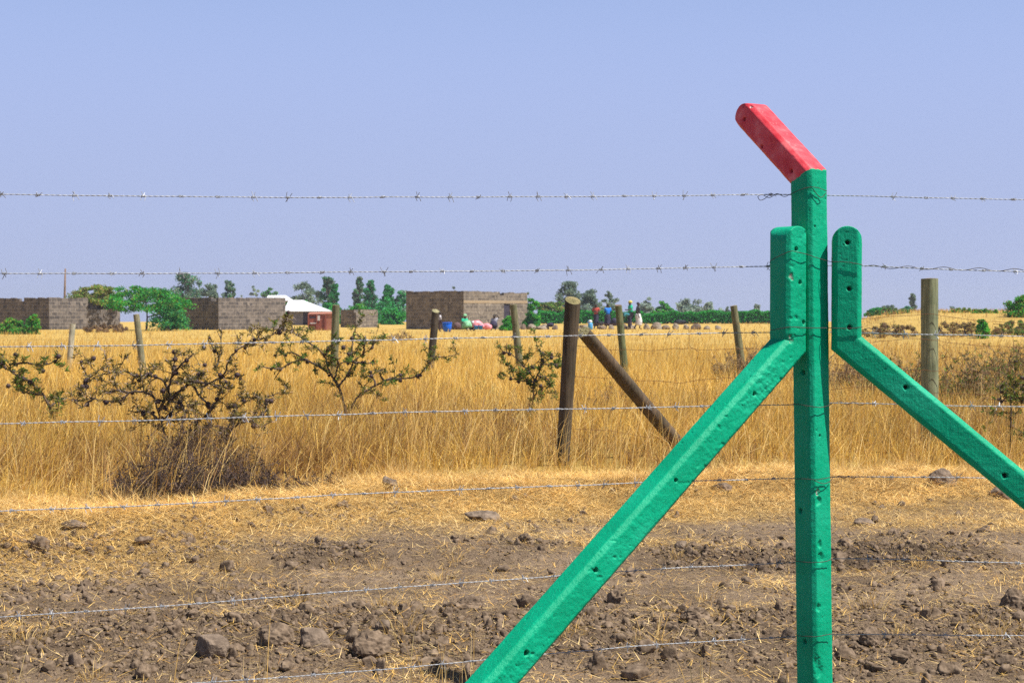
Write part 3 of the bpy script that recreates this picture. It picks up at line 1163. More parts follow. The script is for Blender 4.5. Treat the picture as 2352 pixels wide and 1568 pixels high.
def hug(path, gap=0.0045):
    """wire drawn tight over the painted concrete along a pixel path"""
    p = smooth_line([(x, y, 0) for x, y in path], 3.0)
    dist, dirs = [], []
    for x, y, _ in p:
        d = Vector(ray(x, y)).normalized()
        hits = [h[3] for h in (bv.ray_cast(Vector((0, 0, EYE)), d) for bv in SOLID_BVH) if h[0] is not None]
        dist.append(min(hits) if hits else np.nan)
        dirs.append(np.array(d))
    dist = np.array(dist)
    ok = ~np.isnan(dist)
    dist = np.interp(np.arange(len(dist)), np.where(ok)[0], dist[ok])
    k = 4
    lo = np.array([dist[max(0, i - k):i + k + 1].min() for i in range(len(dist))])
    lo = np.array([lo[max(0, i - 2):i + 3].mean() for i in range(len(lo))])
    return np.array([(0, 0, EYE) + dirs[i] * (lo[i] - gap) for i in range(len(lo))])


def touch(px, py, gap=0.005, fallback=5.52):
    """point just clear of the painted concrete seen at this pixel"""
    d = Vector(ray(px, py)).normalized()
    best = None
    for bv in SOLID_BVH:
        h, n_, i_, dist = bv.ray_cast(Vector((0, 0, EYE)), d)
        if h is not None and (best is None or dist < best[0]):
            best = (dist, h, n_)
    if best is None:
        return at(px, py, fallback)
    return np.array(best[1] + best[2] * gap)


# ------------------------------------------------------------------ barbed wire
def left_pt(px, py):
    xr_ = ray(px, py)
    k = xr_[0] / xr_[1]
    Yd = (5.61 - 0.30 * 1.0) / (1 - 0.30 * k)
    return at(px, py, Yd)


def right_pt(px, py):
    return at(px, py, 5.60 if px < 2000 else 5.56)


def barb_mesh(seed):
    r_ = np.random.default_rng(seed)
    mb = MB()
    for s in (-1, 1):
        t = np.linspace(0, 1, 14)
        a = t * 2.2 * 2 * math.pi + (0 if s < 0 else math.pi)
        R = 0.0034
        x = s * 0.003 + (t - 0.5) * 0.007
        coil = np.stack([x, R * np.cos(a), R * np.sin(a)], 1)
        for e in (0, -1):
            ang = a[e]
            tang = np.array((r_.uniform(-0.75, 0.75), -math.sin(ang), math.cos(ang)))
            if e == 0:
                tang = tang * np.array((1, -1, -1))
            tang[1:] += 0.5 * np.array((math.cos(ang), math.sin(ang)))
            tang /= np.linalg.norm(tang)
            tip = coil[e] + tang * r_.uniform(0.011, 0.018)
            coil = np.vstack([tip, coil]) if e == 0 else np.vstack([coil, tip])
        mb.tube(coil, 0.00105, 5)
    o = mb.build('barb', M['galv'])
    me = o.data
    bpy.data.objects.remove(o)
    return me


BARBS = [barb_mesh(100 + k) for k in range(7)]


def twisted(line, seed):
    """two wires laid round each other along the line; returns a mesh builder"""
    P = smooth_line(line, 0.004)
    T = np.gradient(P, axis=0)
    T /= np.linalg.norm(T, axis=1)[:, None]
    s = np.concatenate([[0], np.cumsum(np.linalg.norm(np.diff(P, axis=0), axis=1))])
    P = P + np.stack([np.zeros(len(P)), np.zeros(len(P)), 0.0016 * fbm(np.stack([s * 6, s * 0, s * 0 + seed], 1), 2, seed)], 1)
    U = np.cross(T, (0, 0, 1.0))
    U /= np.linalg.norm(U, axis=1)[:, None]
    Wv = np.cross(U, T)
    ph = s / 0.034 * 2 * math.pi + 1.5 * fbm(np.stack([s * 3, s * 0, s * 0 + seed], 1), 2, seed + 1)
    mb = MB()
    for k in (0, math.pi):
        c = P + 0.00102 * (np.cos(ph + k)[:, None] * U + np.sin(ph + k)[:, None] * Wv)
        mb.tube(c, 0.00102, 5)
    return mb, P, s


def strand(label, lpx, rpx, ties, seed, extra=None):
    r_ = np.random.default_rng(seed)
    L = [left_pt(*p) for p in lpx]
    R = [right_pt(*p) for p in rpx]
    # run on past both sides of the picture
    L.insert(0, L[0] + (L[0] - L[1]) / np.linalg.norm(L[0] - L[1]) * 1.6)
    R.append(R[-1] + (R[-1] - R[-2]) / np.linalg.norm(R[-1] - R[-2]) * 1.6)
    root = empty('barbed_wire_strand', (PC[0], 5.61, L[-1][2]))
    tag(root, label, 'barbed wire', 'seven barbed wires of the new fence')
    loc = np.array(root.location)
    line = np.array(L + R)
    mb, P, s = twisted(line - loc, seed)
    mb.build('line_wire', M['galv'], root, smooth=True)
    pos = r_.uniform(0.02, 0.1)
    while pos < s[-1] - 0.03:
        i = int(np.searchsorted(s, pos))
        X_ = P[i][0] + loc[0]
        if not (0.93 < X_ < 1.22 and abs(P[i][0]) < 0.2):
            t = P[min(i + 2, len(P) - 1)] - P[max(i - 2, 0)]
            t = Vector(t).normalized()
            o = bpy.data.objects.new('barb', BARBS[r_.integers(0, 7)])
            link(o, root)
            q = t.to_track_quat('X', 'Z').to_matrix() @ Matrix.Rotation(r_.uniform(0, 6.28), 3, 'X')
            o.matrix_local = Matrix.Translation(Vector(P[i])) @ q.to_4x4()
        pos += r_.normal(0.106, 0.008)
    tmb = MB()
    for tie in ties:
        tmb = MB()
        tmb.tube(hug(tie) - loc, 0.0013, 5)
        tmb.build('tie_wire', M['tie'], root, smooth=True)
    for pl in (extra or []):
        tmb = MB()
        tmb.tube(smooth_line(np.array(pl) - loc, 0.006), 0.0012, 5)
        tmb.build('tie_wire', M['tie'], root, smooth=True)
    return root


def curl(px0, px1, py, amp, turns, fn, rad=0.004):
    """loose tie wire wound round the strand between two pixels"""
    out = []
    for k in range(int(turns * 8) + 1):
        t = k / (turns * 8)
        p = fn(px0 + (px1 - px0) * t, py[0] + (py[1] - py[0]) * t)
        a = t * turns * 2 * math.pi
        out.append(p + np.array((0, -rad * math.cos(a) - 0.001, amp * math.sin(a))))
    return out


strand('topmost barbed wire, crossing the open sky just under the red tip',
       [(-20, 447), (300, 450), (700, 453), (1176, 452), (1500, 450), (1800, 447)], [(1915, 449), (2130, 454), (2372, 459)],
       [[(1814, 447), (1838, 436), (1860, 430), (1880, 432), (1899, 439)], [(1866, 433), (1880, 450), (1888, 453), (1898, 443)]], 1,
       [curl(1740, 1812, (452, 447), 0.006, 2, left_pt), [left_pt(1740, 452), left_pt(1746, 460), left_pt(1757, 462 - 6), left_pt(1765, 449)]])
strand('barbed wire second from the top, tied round the rounded tops of both braces',
       [(-20, 628), (400, 628), (800, 625), (1176, 622), (1500, 617), (1790, 611)], [(1960, 610), (2130, 617), (2372, 624)],
       [[(1768, 604), (1774, 596), (1813, 578), (1830, 579), (1856, 585), (1870, 590), (1903, 600), (1915, 601), (1945, 602), (1981, 608)]], 2,
       [curl(1985, 2352, (612, 621), 0.005, 4.5, right_pt, 0.006)])
strand('barbed wire third from the top, crossing the far posts, tied at the brace bends',
       [(-20, 797), (300, 793), (700, 785), (1176, 774), (1500, 768), (1790, 763)], [(1960, 764), (2130, 768), (2372, 772)],
       [[(1771, 758), (1790, 755), (1814, 751), (1840, 752), (1858, 753), (1880, 753), (1903, 753), (1912, 753), (1950, 754), (1982, 751)]], 3,
       [curl(1985, 2060, (756, 766), 0.006, 1.5, right_pt, 0.005)])
strand('fourth barbed wire down, level with the grass tops and the thorn bush stems',
       [(-20, 973), (400, 964), (900, 948), (1300, 939), (1600, 933), (1815, 929)], [(1925, 925), (2130, 930), (2372, 934)],
       [[(1822, 927), (1840, 929), (1862, 933), (1885, 935), (1902, 931), (1913, 925)]], 4,
       [curl(1920, 2000, (924, 928), 0.005, 2.5, right_pt, 0.005)])
strand('fifth barbed wire down, crossing the foot of the standing grass',
       [(-20, 1174), (400, 1157), (800, 1135), (1300, 1115), (1500, 1107), (1815, 1098)], [(1925, 1095), (2130, 1096), (2372, 1098)],
       [[(1828, 1099), (1850, 1099), (1872, 1101), (1895, 1098), (1912, 1094)], [(1870, 1103), (1890, 1110), (1905, 1106), (1913, 1097)]], 5,
       [curl(1920, 1965, (1095, 1095), 0.004, 2, right_pt, 0.004)])
strand('sixth barbed wire down, over the bare track behind the big brace',
       [(-20, 1418), (300, 1397), (700, 1365), (1100, 1335), (1500, 1307), (1815, 1291)], [(1925, 1282), (2130, 1286), (2372, 1294)],
       [[(1829, 1288), (1850, 1290), (1872, 1291), (1898, 1288), (1914, 1281)]], 6,
       [curl(1780, 1826, (1293, 1290), 0.004, 2, left_pt, 0.004)])
strand('lowest barbed wire, running over the broken soil near the bottom of the picture',
       [(-20, 1600), (400, 1571), (800, 1543), (1100, 1516), (1500, 1480), (1815, 1461)], [(1925, 1457), (2130, 1457), (2372, 1459)],
       [[(1831, 1459), (1850, 1460), (1874, 1461), (1898, 1457), (1916, 1454)]], 7,
       [curl(1780, 1828, (1464, 1460), 0.004, 2, left_pt, 0.004)])


# ------------------------------------------------------------------ old wooden fence
def wood_post(label, top, bot, wt, wb, Y, tint, Ybot=None, group='weathered round posts of the old fence', ends=None, bury=0.3, name='wooden_fence_post', cat='fence post', slant=0.0, extra=None):
    Ybot = Ybot or Y
    T, B = at(*top, Y), at(*bot, Ybot)
    ax = (B - T) / np.linalg.norm(B - T)
    B = B + ax * bury
    k = 26
    t = np.linspace(0, 1, k)
    rt, rb = wt / 2 * Y / FPX, wb / 2 * Ybot / FPX
    n = 28
    sd = random.randint(0, 999)
    ref = np.array((0, 1.0, 0))
    u = np.cross(ax, ref)
    u /= np.linalg.norm(u)
    w = np.cross(u, ax)
    a = np.arange(n) / n * 2 * np.pi
    V = []
    for i in range(k):
        c = B + (T - B) * t[i]
        r = rb + (rt - rb) * t[i]
        ring = c + r * (np.cos(a)[:, None] * u + np.sin(a)[:, None] * w)
        V.append(ring)
    V = np.concatenate(V)
    cen = np.repeat(B + (T - B) * t[:, None], n, 0)
    rad = V - cen
    d = 1 + 0.07 * fbm(np.stack([rad[:, 0] * 14, rad[:, 1] * 14, V[:, 2] * 1.6 + sd], 1), 3, sd) + 0.035 * fbm(np.stack([rad[:, 0] * 60, rad[:, 1] * 60, V[:, 2] * 3], 1), 2, sd + 1)
    V = cen + rad * d[:, None]
    V[-n:] += -ax * (slant * ((V[-n:] - T) @ np.array((-0.25, 1.0, 0))))[:, None]
    loc = np.array((B[0], B[1], 0.0))
    mb = MB()
    i = np.arange(k - 1)[:, None] * n
    j = np.arange(n)[None, :]
    jn = (j + 1) % n
    F = np.stack([i + j, i + jn, i + n + jn, i + n + j], -1).reshape(-1, 4).tolist()
    mb.add(V - loc, F, tint)
    root = empty(name, loc)
    tag(root, label, cat, group)
    o = mb.build('shaft', M['wood'], root, smooth=True)
    # sawn end grain
    top_r = V[-n:] - loc
    cc = top_r.mean(0) - ax * 0.006
    eb = MB()
    inner = cc + (top_r - cc) * 0.55 + np.random.default_rng(sd).normal(0, 0.002, (n, 3))
    eb.add(np.vstack([top_r, inner, cc]), [(q, (q + 1) % n, n + (q + 1) % n, n + q) for q in range(n)] + [(n + q, n + (q + 1) % n, 2 * n) for q in range(n)], ends or (0.42, 0.36, 0.24))
    eb.build('sawn_end', M['wood'], root)
    return root, T, B


GR = (0.185, 0.185, 0.115)
wood_post('pale short leaning post before the grey block wall at far left', (167, 744), (160, 830), 13, 13, 36, (0.56, 0.53, 0.44))
wood_post('pale post leaning left in front of the green acacia', (313, 722), (329, 852), 14, 16, 32, (0.24, 0.235, 0.16))
wood_post('grey green post standing beside the rusty red shed', (772, 701), (767, 850), 17, 19, 30, GR)
wood_post('dark post with a pale sawn top beside the child in white and blue tub', (1001, 714), (989, 840), 17, 17, 34, (0.085, 0.07, 0.055), ends=(0.36, 0.33, 0.2), slant=0.45)
wood_post('post leaning left in front of the doorway of the largest unroofed house', (1179, 699), (1193, 832), 16, 17, 34, GR)
wood_post('greenish post standing between the people with blue and teal tops', (1420, 701), (1435, 852), 16, 18, 31, (0.15, 0.17, 0.085), ends=(0.2, 0.14, 0.1), slant=0.2)
wood_post('leaning post just left of the upright green concrete post, before the hedge', (1685, 702), (1704, 842), 16, 18, 31, (0.19, 0.185, 0.105))

G0 = 'heavy round posts at the corner of the old fence'
tl = wood_post('thick dark post with a yellowish slanted sawn top, propped by a diagonal pole', (1316, 690), (1291, 1078), 35, 29, 14.2, (0.095, 0.072, 0.050), group=G0, ends=(0.30, 0.25, 0.125), slant=0.5, bury=0.4)
wood_post('thick grey green post split down its face, standing behind the right hand green brace', (2135, 640), (2136, 1045), 39, 40, 15.6, (0.275, 0.305, 0.19), group=G0, ends=(0.22, 0.17, 0.12), bury=0.4)
wood_post('dark diagonal pole propping the thick dark post, its foot hidden behind the green brace', (1340, 762), (1574, 1040), 31, 35, 14.35, (0.13, 0.098, 0.07), Ybot=15.6, group=None, name='wooden_brace', cat='fence brace', ends=(0.36, 0.32, 0.18), bury=0.2)


def old_wire(label, pts, Y, rad=0.0022, m=None, group='slack rusted wires of the old fence', barbs=0):
    P = np.array([at(x, y, Y if len(p_) < 1 else p_[0]) for (x, y, *p_) in pts])
    P = smooth_line(P, 0.06)
    s = np.linspace(0, 20, len(P))
    P[:, 2] += 0.006 * vnoise(np.stack([s * 1.3, s * 0, s * 0], 1), 5)
    mb = MB()
    loc = P[0].copy()
    mb.tube(P - loc, rad, 5)
    o = mb.build('rusty_wire', m or M['rust'], smooth=True)
    o.location = loc
    return tag(o, label, 'wire', group)


def c4(pts):
    return [((2200 + x / 2.94) / 1.7415, (1050 + y / 2.94) / 1.7415) for x, y in pts]


def c5(pts):
    return [((3300 + x / 2.942) / 1.7415, (1050 + y / 2.942) / 1.7415) for x, y in pts]


old_wire('thin rusted wire sagging right from the thick dark post, above the grass', c4([(320, 975), (560, 1000), (700, 1020), (1100, 1030), (1640, 1005), (1750, 1025), (2200, 1010), (2700, 1020)]), 14.9)
old_wire('second rusted wire on the diagonal pole, sagging lower over the grass', c4([(290, 1330), (500, 1350), (760, 1360), (1000, 1390), (1200, 1380), (1500, 1415), (1700, 1385), (2180, 1345), (2700, 1330)]), 14.9)
old_wire('kinked upright wire hanging down across the two sagging ones left of the green brace', c4([(1635, 720), (1635, 900), (1650, 1000), (1745, 1040), (1720, 1170), (1680, 1280), (1690, 1380), (1700, 1480), (1730, 1567), (1740, 1700)]), 14.92)
old_wire('thin upper wire level with the foot of the hedge, right of the standing people', c4([(340, 730), (870, 716), (1640, 716), (2150, 712), (2700, 700)]), 14.95, rad=0.0014)
old_wire('short bent wire dangling from the diagonal pole', c4([(715, 1020), (725, 1080), (690, 1290), (640, 1350), (660, 1450), (690, 1600)]), 14.9, rad=0.002)
old_wire('lowest rusted wire half lost in the grass at the foot of the diagonal pole', [((1900 + x / 1.845) / 1.7415, (1100 + y / 1.845) / 1.7415) for x, y in [(735, 1130), (1000, 1150), (1300, 1195), (1700, 1210)]], 14.6)
old_wire('highest rusted wire stapled to the thick grey green post', c5([(300, 670), (460, 660), (900, 630), (1240, 605), (1700, 670), (2400, 720)]), 15.5)
old_wire('rusted wire on the grey green post below the third barbed wire', c5([(480, 950), (600, 930), (900, 905), (1180, 895), (1300, 915), (1700, 965), (2400, 1000)]), 15.5)
old_wire('rusted wire on the grey green post passing over the brown brush', c5([(70, 1280), (400, 1290), (960, 1260), (1240, 1270), (1500, 1280), (2340, 1310)]), 15.5)
old_wire('lowest rusted wire seen under the right hand green brace', c5([(70, 1490), (400, 1465), (600, 1465), (1290, 1530), (2400, 1560)]), 15.5)
old_wire('loose rusted wire end sticking up from the brush at the right edge', c5([(1890, 830), (2130, 765), (2170, 790), (2140, 740), (1980, 715)]), 15.4, rad=0.003)


# ------------------------------------------------------------------ thorn bushes
def tufts(mb_list, centre, n, size, colours, r_):
    """needle-like leaflets around a point, appended as (V, C) arrays"""
    d = r_.normal(0, 1, (n, 3))
    d /= np.linalg.norm(d, axis=1)[:, None]
    d[:, 2] = d[:, 2] * 0.8 + 0.25
    s = np.cross(d, r_.normal(0, 1, (n, 3)))
    s /= np.linalg.norm(s, axis=1)[:, None] + 1e-9
    L = size * r_.uniform(0.5, 1.2, n)[:, None]
    w = L * 0.16
    b0 = centre + r_.normal(0, size * 0.25, (n, 3))
    V = np.stack([b0 - s * w, b0 + s * w, b0 + d * L + s * w * 0.6, b0 + d * L - s * w * 0.6], 1)
    c = np.array(colours)[r_.integers(0, len(colours), n)] * r_.uniform(0.7, 1.25, (n, 1))
    mb_list.append((V.reshape(-1, 3), np.repeat(c, 4, 0)))


def leaves_obj(name, lst, material, parent):
    V = np.concatenate([a for a, _ in lst])
    C = np.concatenate([c for _, c in lst])
    C = np.concatenate([C, np.ones((len(C), 1))], 1)
    me = quads_mesh(name, V, np.arange(len(V)).reshape(-1, 4), {'Col': ('FLOAT_COLOR', C)})
    return obj(name, me, material, parent)


GV, GF = ico(2)
GALL_ME = []
for k in range(4):
    mb_ = MB()
    mb_.add(GV * (1 + 0.10 * fbm(GV * 1.6 + k * 5, 2, k))[:, None] * np.array((1, 1, 1.08)), GF)
    for q in range(3):
        a_ = q * 2.1 + k
        dr = np.array((math.cos(a_), math.sin(a_), 0.4))
        mb_.tube([dr * 0.8, dr * 1.55], [0.16, 0.04], 5)
    tmp = mb_.build('gall', M['gall'], smooth=True)
    GALL_ME.append(tmp.data)
    bpy.data.objects.remove(tmp)

OLIVE = [(0.20, 0.165, 0.04), (0.26, 0.20, 0.05), (0.13, 0.12, 0.03), (0.30, 0.23, 0.07)]
LIVE = [(0.085, 0.19, 0.025), (0.12, 0.24, 0.035), (0.18, 0.21, 0.04), (0.19, 0.17, 0.045)]


def thorn_bush(label, branches, Y, seed, leaf_cols, gall_p, gall_r, tuft_n, r0=0.016, dead=None, tuft_size=0.03, thorn_n=1.0, spread=0.30, twig_gap=0.085):
    """branches: polylines in picture pixels, bent out of the plane at depth Y by their own amount"""
    r_ = np.random.default_rng(seed)
    foot = at(*branches[0][0], Y)
    gz = float(height(np.array([foot[0]]), np.array([Y]), False)[0])
    root = empty('thorn_bush', (foot[0], Y, gz))
    tag(root, label, 'thorn bush', 'thorn bushes with dark round galls')
    loc = np.array(root.location)
    wood, lv = MB(), []
    TH = (5.5, 6.0, 7.0)
    gall_pts = []
    twigs = []
    for bi, br in enumerate(branches):
        n = len(br)
        off = r_.uniform(-spread, spread)
        P = np.array([at(x, y, Y + (off * (k / (n - 1)) ** 0.8 if bi else 0.08 * k / n)) for k, (x, y) in enumerate(br)])
        if bi == 0:
            P = np.vstack([[P[0][0], P[0][1], gz - 0.05], P])
        P = smooth_line(P, 0.03)
        P += 0.003 * r_.normal(0, 1, P.shape)
        Lb = len(P)
        rr = r0 * (1.0 if bi == 0 else 0.72) * np.linspace(1, 0.32, Lb)
        wood.tube(P - loc, np.maximum(rr, 0.0035), 6)
        s = np.concatenate([[0], np.cumsum(np.linalg.norm(np.diff(P, axis=0), axis=1))])
        pos = twig_gap if bi else 0.35
        while pos < s[-1]:
            i = min(int(np.searchsorted(s, pos)), Lb - 2)
            t = P[i + 1] - P[i]
            t /= np.linalg.norm(t) + 1e-9
            d = r_.normal(0, 1, 3)
            d = d - t * np.dot(d, t) * 0.4 + np.array((0, 0, 0.35))
            d /= np.linalg.norm(d)
            L = r_.uniform(0.05, 0.26)
            twigs.append((P[i], d, L, pos / s[-1]))
            # thorn pairs along the branch
            for _ in range(int(2 * thorn_n)):
                e = r_.normal(0, 1, 3)
                e /= np.linalg.norm(e)
                p0 = P[max(0, i - r_.integers(0, 3))]
                wood.tube([p0 - loc, p0 + e * r_.uniform(0.035, 0.075) - loc], [0.0024, 0.0008], 4, c=TH, cap=False)
            if r_.uniform() < gall_p:
                gall_pts.append(P[i] + r_.normal(0, 0.010, 3))
            if pos / s[-1] > 0.35 or bi:
                tufts(lv, P[i] + r_.normal(0, 0.012, 3), int(tuft_n * r_.uniform(0.4, 1.1)), tuft_size, leaf_cols, r_)
            pos += twig_gap * r_.uniform(0.6, 1.5)
    for p, d, L, f in twigs:
        q = smooth_line([p, p + d * L * 0.55 + r_.normal(0, 0.012, 3), p + d * L + r_.normal(0, 0.02, 3)], 0.04)
        wood.tube(q - loc, np.linspace(0.0045, 0.002, len(q)), 4)
        for k in range(int(L / 0.035)):
            c = p + d * L * r_.uniform(0.25, 1.0)
            tufts(lv, c, int(tuft_n * 0.6), tuft_size, leaf_cols, r_)
            if thorn_n and r_.uniform() < 0.6 * thorn_n:
                e = r_.normal(0, 1, 3)
                e /= np.linalg.norm(e)
                wood.tube([c - loc, c + e * 0.05 - loc], [0.0022, 0.0007], 4, c=TH, cap=False)
        for _ in range(2):
            st = p + d * L * r_.uniform(0.3, 0.9)
            e = d * 0.6 + r_.normal(0, 0.6, 3)
            e = e / np.linalg.norm(e) * L * r_.uniform(0.3, 0.7)
            wood.tube([st - loc, st + e * 0.5 + r_.normal(0, 0.008, 3) - loc, st + e - loc], [0.0028, 0.0022, 0.0014], 4, cap=False)
            tufts(lv, st + e * r_.uniform(0.3, 1.0), int(tuft_n * 0.6), tuft_size, leaf_cols, r_)
            if thorn_n > 1:
                c = st + e * 0.6
                t_ = r_.normal(0, 1, 3)
                t_ /= np.linalg.norm(t_)
                wood.tube([c - loc, c + t_ * 0.05 - loc], [0.0022, 0.0007], 4, c=TH, cap=False)
        if r_.uniform() < gall_p * 0.6:
            gall_pts.append(p + d * L)
    wood.build('branches', M['bark'], root, smooth=True)
    lo = leaves_obj('foliage', [(v - loc, c) for v, c in lv], M['leaf'], root)
    r_.shuffle(gall_pts)
    for p in gall_pts[:95]:
        o = bpy.data.objects.new('gall', GALL_ME[r_.integers(0, 4)])
        link(o, root)
        s = gall_r * r_.uniform(0.6, 1.25)
        o.location = Vector(p - loc)
        o.scale = (s, s, s)
        o.rotation_euler = tuple(r_.uniform(0, 6.28, 3))
    return root


def px6(pts):
    return [(x / 3.034, 717.8 + y / 3.034) for x, y in pts]


def px7(pts):
    return [((1000 + x / 2.613) / 1.7415, (1250 + y / 2.613) / 1.7415) for x, y in pts]


def px8(pts):
    return [((1900 + x / 1.845) / 1.7415, (1100 + y / 1.845) / 1.7415) for x, y in pts]


thorn_bush('largest thorn bush, dark and full of round galls, rising from a brown tangle', [px6(b_) for b_ in [
    [(1185, 1000), (1180, 945), (1150, 850), (1120, 760), (1095, 660), (1075, 590), (1040, 540)],
    [(1100, 690), (1160, 640), (1240, 560), (1340, 490), (1460, 490), (1560, 430), (1590, 350), (1620, 290), (1720, 220), (1850, 170), (1960, 130), (2060, 112)],
    [(1340, 490), (1390, 440), (1388, 385)],
    [(1500, 400), (1525, 320), (1495, 250), (1455, 208)],
    [(1075, 590), (1000, 550), (900, 560), (850, 610), (760, 620), (640, 600), (500, 615)],
    [(1120, 650), (1170, 560), (1130, 470), (1040, 440), (930, 440), (880, 410), (780, 420), (680, 440), (620, 480), (570, 530)],
    [(1170, 560), (1195, 450), (1210, 350), (1220, 285)],
    [(1195, 450), (1250, 375), (1300, 330), (1355, 280)],
    [(1340, 490), (1380, 570), (1430, 620), (1480, 670), (1520, 580), (1560, 510)],
    [(1120, 760), (1200, 690), (1255, 610), (1300, 570)],
    [(1180, 930), (1310, 890), (1400, 820), (1470, 770)],
    [(1180, 940), (1420, 940), (1560, 870), (1600, 770), (1640, 680), (1700, 630), (1810, 578)],
    [(1560, 880), (1640, 790), (1740, 760), (1800, 800), (1900, 755)],
    [(1100, 740), (1040, 690), (960, 690), (890, 685)],
    [(1740, 760), (1850, 690), (1845, 630), (1875, 575)],
    [(900, 560), (830, 540), (760, 530)],
    [(1250, 620), (1290, 700), (1270, 780), (1285, 850)],
    [(1460, 490), (1560, 520), (1580, 530), (1620, 500)],
    [(570, 530), (600, 440), (560, 360)],
    [(640, 600), (590, 650), (545, 665)],
    [(1480, 670), (1400, 740), (1330, 760)],
]], 13.6, 5, OLIVE, 0.55, 0.0185, 9, r0=0.016, tuft_size=0.036, thorn_n=1.3, twig_gap=0.06)
thorn_bush('forked thorn bush with green tufts, its long low arm reaching right', [px7(b_) for b_ in [
    [(1012, 1110), (1005, 1050), (980, 950), (940, 810), (925, 770), (870, 690), (820, 600), (790, 480), (730, 390), (620, 320), (500, 240), (420, 190)],
    [(925, 770), (1000, 680), (1060, 560), (1085, 510), (1160, 450), (1240, 390), (1290, 370)],
    [(1070, 520), (1060, 440), (1070, 350), (1070, 260), (1088, 195)],
    [(1060, 500), (1030, 430), (985, 420)],
    [(880, 690), (910, 600), (930, 540), (1000, 512), (1050, 520)],
    [(930, 540), (905, 490), (880, 465)],
    [(780, 450), (820, 370), (880, 325), (950, 275), (970, 262)],
    [(820, 635), (740, 570), (640, 520), (540, 470), (440, 415), (330, 440), (240, 450)],
    [(1020, 1060), (1050, 1010), (1120, 890), (1200, 830), (1300, 770), (1420, 710), (1560, 690), (1700, 680), (1800, 620), (1880, 530), (1930, 470), (2050, 460), (2190, 432)],
    [(1400, 715), (1370, 660), (1360, 610), (1410, 585)],
    [(1310, 765), (1290, 690), (1230, 655)],
    [(1085, 520), (1200, 530), (1320, 532)],
    [(1270, 380), (1310, 310), (1400, 275)],
    [(1180, 440), (1190, 330), (1150, 260), (1105, 230)],
    [(600, 490), (520, 500), (420, 530), (330, 590), (250, 700)],
    [(330, 590), (200, 580), (90, 550)],
    [(420, 190), (360, 178), (240, 180), (110, 190)],
    [(420, 190), (450, 180), (475, 160)],
    [(1420, 710), (1500, 680), (1610, 640)],
    [(1150, 880), (1190, 800), (1110, 700)],
]], 17.6, 9, LIVE + OLIVE[:2], 0.32, 0.021, 11, r0=0.020, tuft_size=0.042, thorn_n=0.6, twig_gap=0.10)
thorn_bush('small thorn bush beside the thick dark post', [px8(b_) for b_ in [
    [(425, 985), (430, 900), (430, 820), (440, 780), (350, 660), (290, 600), (230, 560), (240, 505)],
    [(430, 800), (500, 660), (560, 610), (640, 590)],
    [(430, 790), (300, 770), (190, 720)],
    [(480, 700), (490, 620), (480, 555), (440, 540)],
    [(460, 740), (540, 770), (590, 850), (600, 910)],
    [(240, 570), (165, 585)],
    [(500, 660), (600, 660), (640, 650)],
    [(350, 660), (380, 720), (300, 790)],
    [(430, 900), (500, 830), (560, 800)],
]], 18.6, 12, LIVE + OLIVE[:1], 0.5, 0.021, 13, r0=0.014, tuft_size=0.045, thorn_n=0.4)
thorn_bush('sparse thorn bush leaning left at the left edge', [px6(b_) for b_ in [
    [(410, 850), (400, 790), (380, 740), (340, 650), (290, 560), (220, 490), (120, 440), (40, 390), (-60, 340)],
    [(290, 570), (200, 560), (105, 530)],
    [(350, 660), (390, 620), (435, 590)],
    [(120, 440), (150, 420), (190, 405)],
    [(40, 390), (10, 330), (30, 285)],
    [(60, 360), (190, 350), (320, 365), (430, 300)],
]], 16.2, 15, LIVE + OLIVE[:2], 0.40, 0.022, 12, r0=0.020, tuft_size=0.045, thorn_n=0.4)
thorn_bush('thorn bush cut off by the right edge, low in the grass', [c5(b_) for b_ in [
    [(2190, 1700), (2200, 1640), (2240, 1560), (2330, 1450), (2420, 1400)],
    [(2200, 1640), (2150, 1540), (2090, 1510), (1990, 1440)],
    [(2240, 1560), (2190, 1450), (2290, 1420)],
    [(2200, 1640), (2100, 1620), (1960, 1610)],
    [(2240, 1600), (2380, 1600), (2500, 1540)],
]], 14.2, 18, LIVE + OLIVE[:2], 0.5, 0.022, 10, r0=0.011, tuft_size=0.04, thorn_n=0.5, twig_gap=0.06)


